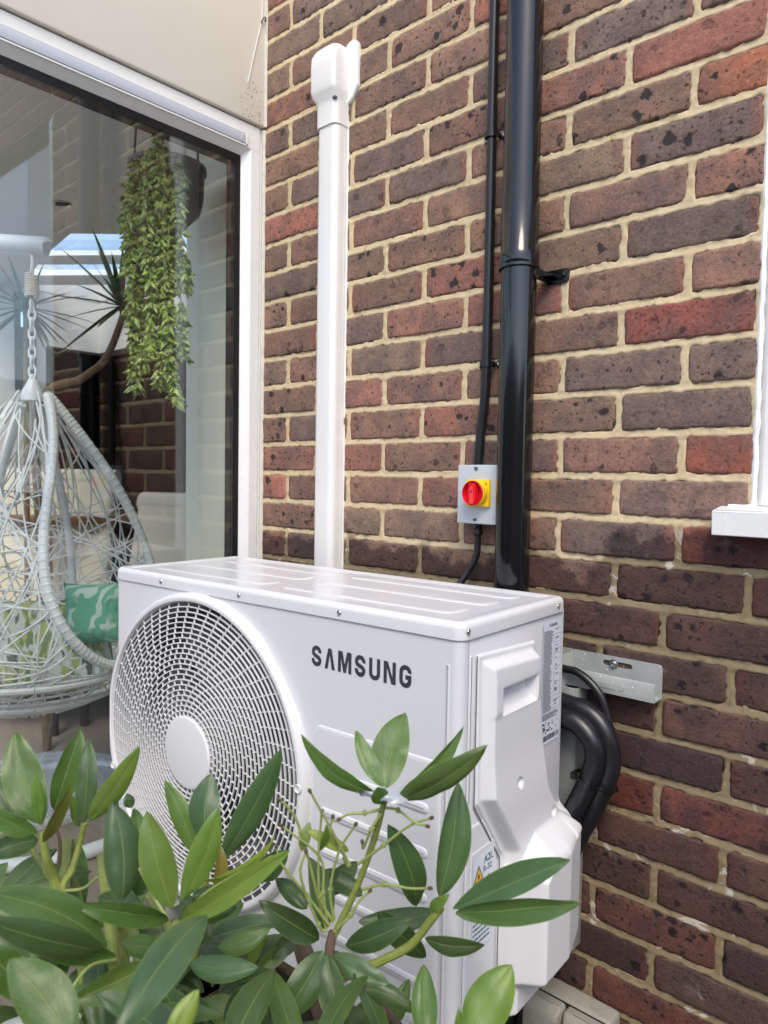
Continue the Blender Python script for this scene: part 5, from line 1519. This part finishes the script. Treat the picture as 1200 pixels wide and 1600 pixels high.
MB().lathe([(0.05, 0.0), (0.09, 0.02), (0.14, 0.09), (0.145, 0.10), (0.13, 0.09), (0.06, 0.03), (0, 0.03)], 24, Matrix.Translation((bw.x, bw.y, tc_.z + 0.001))).build('fruit_bowl', M['wicker'], label='white fruit bowl on the brown table', cat='bowl')
for i, (dx, dy, dz) in enumerate(((0.0, 0.0, 0.085),)):
    mb = MB().sphere((bw.x + dx, bw.y + dy, tc_.z + dz), 0.055, 14, (1, 1, 0.93)); mb.lathe([(0.004, 0), (0.002, 0.012)], 6, Matrix.Translation((bw.x + dx, bw.y + dy, tc_.z + dz + 0.050)))
    mb.build('orange', M['fruit'], label='round orange fruit lying in the white bowl', cat='fruit')

# ================================================================== RHODODENDRONS
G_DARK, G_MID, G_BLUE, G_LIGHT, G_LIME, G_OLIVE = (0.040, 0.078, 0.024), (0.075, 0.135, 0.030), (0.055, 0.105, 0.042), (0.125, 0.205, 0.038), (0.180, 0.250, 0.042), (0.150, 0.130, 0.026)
rl1 = empty('rhododendron_bush', at(190, 1900, 0.78).xy.to_3d() + Vector((0, 0, GZ)), 0, 'leafy rhododendron filling the lower left in front of the fan', 'shrub', 'rhododendrons')
rl2 = empty('rhododendron_bush', at(540, 1900, 0.82).xy.to_3d() + Vector((0, 0, GZ)), 0, 'rhododendron with bare seed stalks in front of the unit lettering side', 'shrub', 'rhododendrons')
lrnd = random.Random(77)
def leaf(bush, base, tip, width, col, roll=0.0, bend=0.10, fold=0.22, nose=0.55, nrm=None, wav=1.0, sway=None):
    """one blade from base to tip: folded along the midrib, arched, with a wavy margin"""
    base, tip = Vector(base), Vector(tip)
    d = tip - base; L = d.length; d.normalize()
    mid = (base + tip) / 2
    v = (CAM - mid) if nrm is None else Vector(nrm)
    n = (v - d * v.dot(d)).normalized()
    n = Matrix.Rotation(math.radians(roll), 3, d) @ n
    s = d.cross(n).normalized()
    NL, NW = 18, 8
    lrnd_tip = lrnd.uniform(-0.4, 1.0)
    off = Vector((lrnd.uniform(0, 50), lrnd.uniform(0, 50), lrnd.uniform(0, 50)))
    vs, uv = [], []
    sway = (lrnd.uniform(-0.07, 0.07) if sway is None else sway) * L; asym = lrnd.uniform(-0.12, 0.12); curl = lrnd.uniform(-0.25, 0.45)
    for i in range(NL + 1):
        t = i / NL
        w = (math.sin(math.pi * min(1, t) ** (0.62 + 0.5 * nose)) ** 0.72 if 0 < t < 1 else 0.0)
        w = max(w, 0.035 if t < 0.5 else 0.0) * width / 2
        arch = bend * L * (4 * t * (1 - t)) * 0.5 - 0.25 * bend * L * t * t * 2
        for j in range(NW + 1):
            u = j / NW * 2 - 1
            p = base + d * L * t + s * (u * w * (1 + asym * (1 if u > 0 else -1)) + sway * 4 * t * (1 - t))
            up_ = arch + fold * abs(u) * w - (0.10 + curl * abs(u)) * w * u * u - 0.05 * L * max(0.0, t - 0.75) ** 2 * 16 * lrnd_tip
            q = Vector((t * 2.4, u * 0.9, 0)) + off
            up_ += wav * (0.0022 * mnoise.noise(q * 1.3) + 0.0028 * abs(u) ** 2 * mnoise.noise(Vector((t * 5.5, 3 * (1 if u > 0 else -1), 0)) + off)) * (width / 0.036)
            p += n * up_
            vs.append(p); uv.append((j / NW, t))
    fs = [[i * (NW + 1) + j, i * (NW + 1) + j + 1, (i + 1) * (NW + 1) + j + 1, (i + 1) * (NW + 1) + j] for i in range(NL) for j in range(NW)]
    # each blade's mesh is centred on its own base
    me = bpy.data.meshes.new('leaf')
    me.from_pydata([p - base for p in vs], [], fs)
    me.polygons.foreach_set('use_smooth', [True] * len(fs))
    ul = me.uv_layers.new(name='UVMap')
    idx = np.zeros(len(me.loops), np.int32); me.loops.foreach_get('vertex_index', idx)
    ul.data.foreach_set('uv', np.array(uv, np.float32)[idx].ravel())
    # blades face their normal
    me.update()
    if me.polygons[NL * NW // 2].normal.dot(n) < 0: me.flip_normals()
    me.materials.append(M['leaf'])
    o = bpy.data.objects.new('leaf', me)
    COL.objects.link(o); o.parent = bush; o.matrix_parent_inverse = mtx(bush).inverted(); o.location = base
    f_ = lrnd.uniform(0.92, 1.32)
    o.color = (col[0] * f_ * lrnd.uniform(0.92, 1.08), col[1] * f_, col[2] * f_ * lrnd.uniform(0.9, 1.1), 1)
    return o
def PL(bush, b, t, wpx, d0, d1, col, **kw):
    dm = (d0 + d1) / 2
    return leaf(bush, at(b[0], b[1], d0), at(t[0], t[1], d1), wpx / FPX * dm * 0.84, col, **kw)
def twig(bush, pts, r0, r1, mat, name='branch'):
    P = bez([at(*p) if len(p) == 3 else p for p in pts], 6)
    n = len(P)
    return MB().tube(P, [(r0 + (r1 - r0) * i / (n - 1)) * (1 + 0.12 * mnoise.noise(P[i] * 120)) for i in range(n)], 9).build(name, M[mat], bush)

# --- bush in front of the unit's lettering side
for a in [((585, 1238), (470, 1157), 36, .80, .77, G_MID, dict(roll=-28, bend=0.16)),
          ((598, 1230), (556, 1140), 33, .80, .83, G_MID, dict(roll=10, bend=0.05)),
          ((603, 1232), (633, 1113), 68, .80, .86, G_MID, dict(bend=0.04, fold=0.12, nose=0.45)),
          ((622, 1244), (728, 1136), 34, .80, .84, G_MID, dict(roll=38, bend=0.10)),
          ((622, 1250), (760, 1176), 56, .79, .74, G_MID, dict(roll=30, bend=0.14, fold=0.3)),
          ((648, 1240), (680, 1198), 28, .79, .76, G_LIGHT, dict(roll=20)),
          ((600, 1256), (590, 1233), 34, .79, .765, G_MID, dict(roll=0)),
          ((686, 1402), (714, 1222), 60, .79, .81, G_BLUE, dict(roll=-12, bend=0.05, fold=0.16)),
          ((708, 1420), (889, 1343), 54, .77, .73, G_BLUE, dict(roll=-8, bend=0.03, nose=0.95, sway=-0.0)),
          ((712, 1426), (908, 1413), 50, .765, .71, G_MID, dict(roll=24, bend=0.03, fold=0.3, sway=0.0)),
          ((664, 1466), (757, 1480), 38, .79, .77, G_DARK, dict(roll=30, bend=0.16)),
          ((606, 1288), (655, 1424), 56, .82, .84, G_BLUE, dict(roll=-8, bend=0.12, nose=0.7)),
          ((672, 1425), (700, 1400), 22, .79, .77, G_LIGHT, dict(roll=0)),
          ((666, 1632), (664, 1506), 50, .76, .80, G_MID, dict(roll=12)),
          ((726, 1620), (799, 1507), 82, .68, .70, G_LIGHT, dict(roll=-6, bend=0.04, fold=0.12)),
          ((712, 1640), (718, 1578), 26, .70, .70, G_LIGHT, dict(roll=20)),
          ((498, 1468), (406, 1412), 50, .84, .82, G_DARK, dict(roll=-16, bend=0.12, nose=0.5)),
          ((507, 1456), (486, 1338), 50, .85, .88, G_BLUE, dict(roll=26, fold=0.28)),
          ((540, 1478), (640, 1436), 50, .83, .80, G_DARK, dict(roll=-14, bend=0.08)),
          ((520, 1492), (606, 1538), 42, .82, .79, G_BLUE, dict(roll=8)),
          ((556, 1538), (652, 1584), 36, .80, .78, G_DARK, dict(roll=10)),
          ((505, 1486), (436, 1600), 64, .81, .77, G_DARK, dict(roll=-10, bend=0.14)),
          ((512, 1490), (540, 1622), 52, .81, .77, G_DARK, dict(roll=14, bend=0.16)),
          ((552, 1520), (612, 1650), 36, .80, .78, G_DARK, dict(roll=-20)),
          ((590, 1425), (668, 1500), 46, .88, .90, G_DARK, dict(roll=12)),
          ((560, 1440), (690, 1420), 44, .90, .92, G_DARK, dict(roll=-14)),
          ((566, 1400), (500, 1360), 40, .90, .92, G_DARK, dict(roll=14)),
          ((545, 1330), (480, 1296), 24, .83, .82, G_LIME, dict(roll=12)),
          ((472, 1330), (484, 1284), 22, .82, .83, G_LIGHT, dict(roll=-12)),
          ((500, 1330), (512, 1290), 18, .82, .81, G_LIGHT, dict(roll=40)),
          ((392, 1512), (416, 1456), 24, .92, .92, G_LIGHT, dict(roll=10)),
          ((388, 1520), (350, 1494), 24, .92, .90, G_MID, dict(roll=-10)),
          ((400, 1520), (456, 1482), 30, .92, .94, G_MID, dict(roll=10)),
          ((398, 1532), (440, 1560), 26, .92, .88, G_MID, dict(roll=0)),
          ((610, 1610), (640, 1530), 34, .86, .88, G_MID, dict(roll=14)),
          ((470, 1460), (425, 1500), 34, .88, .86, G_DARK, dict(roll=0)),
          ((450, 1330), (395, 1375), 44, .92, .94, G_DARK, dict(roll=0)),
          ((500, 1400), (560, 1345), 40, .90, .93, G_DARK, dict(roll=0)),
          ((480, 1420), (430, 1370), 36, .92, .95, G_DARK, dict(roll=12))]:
    PL(rl2, *a[:-1], **a[-1])
twig(rl2, [(606, 1238, .80), (598, 1262, .80), (585, 1310, .815), (560, 1380, .83), (522, 1462, .83)], 0.0030, 0.0042, 'stem')
twig(rl2, [(690, 1418, .785), (672, 1440, .79), (640, 1478, .80), (585, 1506, .81), (530, 1530, .82)], 0.0042, 0.0050, 'stem')
root2 = Vector((rl2.location.x, rl2.location.y, GZ))
twig(rl2, [(520, 1455, .83), (515, 1500, .825), (528, 1600, .82), (540, 1720, .82), root2], 0.0050, 0.0100, 'bark', 'stem')
twig(rl2, [(735, 1610, .69), (700, 1700, .74), (600, 1790, .80), root2], 0.004, 0.008, 'bark', 'stem')
twig(rl2, [(395, 1525, .92), (420, 1640, .88), (500, 1760, .83), root2], 0.003, 0.007, 'bark', 'stem')
seedheads = [((520, 1440, .825), (500, 1400, .82), (498, 1330, .815), (503, 1268, .81)), ((522, 1436, .825), (516, 1390, .82), (530, 1330, .815), (556, 1288, .81)),
             ((515, 1446, .825), (480, 1400, .82), (440, 1350, .81), (432, 1322, .81)), ((512, 1442, .825), (505, 1395, .82), (500, 1340, .82), (440, 1290, .81)),
             ((512, 1455, .825), (498, 1445, .82), (470, 1370, .81), (478, 1330, .81)), ((535, 1340, .825), (545, 1350, .82), (520, 1300, .81), (484, 1236, .80)),
             ((560, 1350, .825), (600, 1320, .81), (640, 1290, .80), (674, 1278, .795)), ((600, 1262, .80), (622, 1266, .80), (648, 1285, .795), (668, 1291, .79)),
             ((598, 1264, .80), (570, 1270, .80), (545, 1272, .80), (530, 1280, .80)), ((565, 1390, .83), (600, 1382, .82), (640, 1388, .81), (672, 1388, .80)),
             ((528, 1450, .825), (548, 1430, .82), (560, 1410, .82), (578, 1392, .82)), ((545, 1350, .83), (530, 1322, .82), (516, 1300, .81), (520, 1276, .81)),
             ((596, 1270, .80), (580, 1296, .80), (568, 1325, .81), (566, 1315, .805)), ((510, 1452, .83), (470, 1300, .83), (450, 1262, .825), (436, 1250, .82))]
for sh in seedheads:
    twig(rl2, sh, 0.0018, 0.0013, 'stalk', 'seed_stalk')
    p, q = at(*sh[-1]), at(*sh[-2])
    d = (p - q).normalized()
    MB().lathe([(0.0010, -0.003), (0.0021, -0.001), (0.0022, 0.0016), (0.0009, 0.0030)], 8, rot_to(d, p)).build('seed_tip', M['tip'], rl2)
    m_ = at(*sh[1]); MB().sphere(m_, 0.0030, 8, (1, 1, 1.3)).build('stalk_node', M['stalk'], rl2)
# withered petal caught in the top whorl
def petal(c, px, w, h, lab):
    rows = []
    for i in range(13):
        row = []
        for j in range(7):
            a, b = i / 12 * 2 - 1, j / 6 * 2 - 1
            k = math.sqrt(max(0.0, 1 - a * a))
            p = c + VR * a * w + (Vector((0, 0, 0.75)) + VD * 0.65) * b * h * k + CF * (-0.006) * math.cos(a * 2 + b)
            row.append(p + CF * 0.003 * mnoise.noise(p * 200) + Vector((0, 0, 0.004 * mnoise.noise(p * 110))))
        rows.append(row)
    return MB().grid(rows).build('withered_petal', M['petal'], label=lab, cat='petal', fixn=False, sharp=0)
petal(at(600, 1240, .785), 0, 0.030, 0.007, 'pale withered petal lying in the top leaf whorl')

# --- bush in front of the fan
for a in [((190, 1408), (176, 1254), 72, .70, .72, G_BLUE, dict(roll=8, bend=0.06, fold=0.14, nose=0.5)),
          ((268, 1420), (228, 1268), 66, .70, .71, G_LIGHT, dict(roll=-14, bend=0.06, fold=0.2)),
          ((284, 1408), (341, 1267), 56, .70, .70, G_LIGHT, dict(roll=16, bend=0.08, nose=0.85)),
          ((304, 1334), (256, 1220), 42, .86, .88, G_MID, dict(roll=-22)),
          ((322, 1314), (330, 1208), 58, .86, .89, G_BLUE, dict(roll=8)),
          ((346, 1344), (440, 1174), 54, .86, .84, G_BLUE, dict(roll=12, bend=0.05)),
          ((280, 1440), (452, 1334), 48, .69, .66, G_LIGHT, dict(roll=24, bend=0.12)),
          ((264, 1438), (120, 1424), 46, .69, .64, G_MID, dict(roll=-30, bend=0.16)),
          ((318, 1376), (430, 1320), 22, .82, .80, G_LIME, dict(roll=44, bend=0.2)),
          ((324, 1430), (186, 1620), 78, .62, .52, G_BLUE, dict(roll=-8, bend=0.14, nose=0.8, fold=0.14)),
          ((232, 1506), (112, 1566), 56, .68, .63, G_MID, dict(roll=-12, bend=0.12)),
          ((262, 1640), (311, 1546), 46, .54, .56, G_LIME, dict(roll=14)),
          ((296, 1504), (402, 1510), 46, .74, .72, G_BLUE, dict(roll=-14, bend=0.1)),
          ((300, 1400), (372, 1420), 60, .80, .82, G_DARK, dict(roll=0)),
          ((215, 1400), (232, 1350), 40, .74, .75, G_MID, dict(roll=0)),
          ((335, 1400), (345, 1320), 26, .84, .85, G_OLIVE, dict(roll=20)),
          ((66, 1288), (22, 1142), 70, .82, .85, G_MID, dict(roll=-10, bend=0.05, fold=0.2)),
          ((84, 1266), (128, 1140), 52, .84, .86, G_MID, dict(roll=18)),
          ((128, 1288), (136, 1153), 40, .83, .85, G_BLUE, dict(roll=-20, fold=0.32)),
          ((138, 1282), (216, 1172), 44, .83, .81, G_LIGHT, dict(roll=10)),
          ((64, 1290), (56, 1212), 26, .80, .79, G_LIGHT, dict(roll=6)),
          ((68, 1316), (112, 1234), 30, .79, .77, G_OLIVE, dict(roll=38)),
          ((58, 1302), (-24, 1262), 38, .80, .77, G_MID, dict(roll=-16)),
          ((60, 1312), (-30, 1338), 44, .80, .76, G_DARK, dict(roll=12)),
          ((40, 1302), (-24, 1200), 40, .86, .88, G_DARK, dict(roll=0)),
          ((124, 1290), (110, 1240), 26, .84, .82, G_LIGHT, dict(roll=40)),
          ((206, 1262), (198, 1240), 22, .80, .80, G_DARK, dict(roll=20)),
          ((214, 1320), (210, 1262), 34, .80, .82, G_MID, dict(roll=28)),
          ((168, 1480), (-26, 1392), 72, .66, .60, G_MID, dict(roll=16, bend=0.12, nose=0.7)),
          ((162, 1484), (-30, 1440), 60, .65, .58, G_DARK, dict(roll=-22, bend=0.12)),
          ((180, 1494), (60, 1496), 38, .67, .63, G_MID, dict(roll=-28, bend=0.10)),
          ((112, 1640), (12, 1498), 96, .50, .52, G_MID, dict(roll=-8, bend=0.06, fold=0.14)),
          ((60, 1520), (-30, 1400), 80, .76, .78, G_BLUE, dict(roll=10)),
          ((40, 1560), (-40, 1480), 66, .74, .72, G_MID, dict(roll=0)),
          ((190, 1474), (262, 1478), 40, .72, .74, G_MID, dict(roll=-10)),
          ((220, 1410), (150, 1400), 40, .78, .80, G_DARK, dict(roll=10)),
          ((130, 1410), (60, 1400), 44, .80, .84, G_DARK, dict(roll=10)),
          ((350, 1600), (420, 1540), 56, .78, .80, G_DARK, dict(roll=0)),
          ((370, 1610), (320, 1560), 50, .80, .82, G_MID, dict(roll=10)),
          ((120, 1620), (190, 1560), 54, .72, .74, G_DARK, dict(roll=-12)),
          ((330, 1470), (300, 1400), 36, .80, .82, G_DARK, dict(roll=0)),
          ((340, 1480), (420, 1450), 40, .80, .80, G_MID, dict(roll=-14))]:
    PL(rl1, *a[:-1], **a[-1])
def whorl(bush, c, n, L, w, cols, elev=0.5, seed=1, up=(0, 0, 1)):
    r_ = random.Random(seed)
    for k in range(n):
        a = 2 * math.pi * (k + r_.uniform(-0.25, 0.25)) / n
        e = elev + r_.uniform(-0.35, 0.35)
        d = (VR * math.cos(a) + VD * math.sin(a)) * math.cos(e) + Vector(up) * math.sin(e)
        l = L * r_.uniform(0.75, 1.15)
        b_ = c + d * 0.012
        nn = Vector((0, 0, 1)) * 0.8 - d * 0.2 + (CAM - c).normalized() * 0.6
        leaf(bush, b_, b_ + d * l, w * r_.uniform(0.85, 1.15), r_.choice(cols), roll=r_.uniform(-14, 14), bend=r_.uniform(0.06, 0.2), nrm=nn, nose=r_.uniform(0.45, 0.85))
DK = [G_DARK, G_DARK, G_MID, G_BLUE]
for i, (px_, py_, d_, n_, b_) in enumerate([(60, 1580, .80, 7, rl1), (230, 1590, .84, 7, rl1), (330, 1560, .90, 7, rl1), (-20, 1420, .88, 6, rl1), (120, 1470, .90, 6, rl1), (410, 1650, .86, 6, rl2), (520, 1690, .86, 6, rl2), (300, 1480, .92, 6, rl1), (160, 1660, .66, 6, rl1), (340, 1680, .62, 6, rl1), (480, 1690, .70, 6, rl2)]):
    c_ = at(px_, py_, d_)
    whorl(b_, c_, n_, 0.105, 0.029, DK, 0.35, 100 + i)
    rt = Vector((b_.location.x, b_.location.y, GZ))
    P = [c_, c_ * 0.82 + rt * 0.18 + Vector((0, 0, -0.03)), c_ * 0.4 + rt * 0.6, rt]
    twig(b_, P, 0.0032, 0.008, 'bark', 'stem')
root1 = Vector((rl1.location.x, rl1.location.y, GZ))
twig(rl1, [(66, 1300, .80), (72, 1340, .80), (86, 1378, .81), (96, 1440, .80), (140, 1600, .78), root1], 0.0036, 0.009, 'stem', 'stem')
twig(rl1, [(132, 1286, .83), (124, 1320, .83), (112, 1360, .82), (98, 1390, .81), (110, 1460, .80)], 0.0032, 0.0042, 'stem')
twig(rl1, [(276, 1440, .70), (268, 1470, .70), (240, 1560, .72), (215, 1700, .75), root1], 0.0036, 0.0090, 'stem', 'stem')
twig(rl1, [(172, 1486, .67), (180, 1530, .68), (196, 1640, .72), root1], 0.0036, 0.009, 'stem', 'stem')
twig(rl1, [(325, 1330, .86), (318, 1400, .86), (300, 1500, .84), (240, 1700, .80), root1], 0.0034, 0.009, 'stem', 'stem')
twig(rl1, [(40, 1302, .85), (52, 1330, .84), (84, 1378, .81)], 0.0026, 0.0034, 'stem')
twig(rl1, [(92, 1352, .81), (94, 1320, .81), (90, 1298, .81)], 0.0026, 0.0016, 'tip', 'dry_stalk')
for (a, b, c) in (((288, 1432, .69), (330, 1390, .70), (425, 1338, .70)), ((262, 1436, .69), (240, 1400, .70), (214, 1350, .72)), ((170, 1470, .67), (140, 1470, .66), (118, 1460, .65)), ((98, 1392, .81), (130, 1388, .80), (152, 1370, .79)), ((180, 1500, .67), (140, 1510, .64), (108, 1550, .62))):
    twig(rl1, [a, b, c], 0.0018, 0.0013, 'stalk', 'seed_stalk')
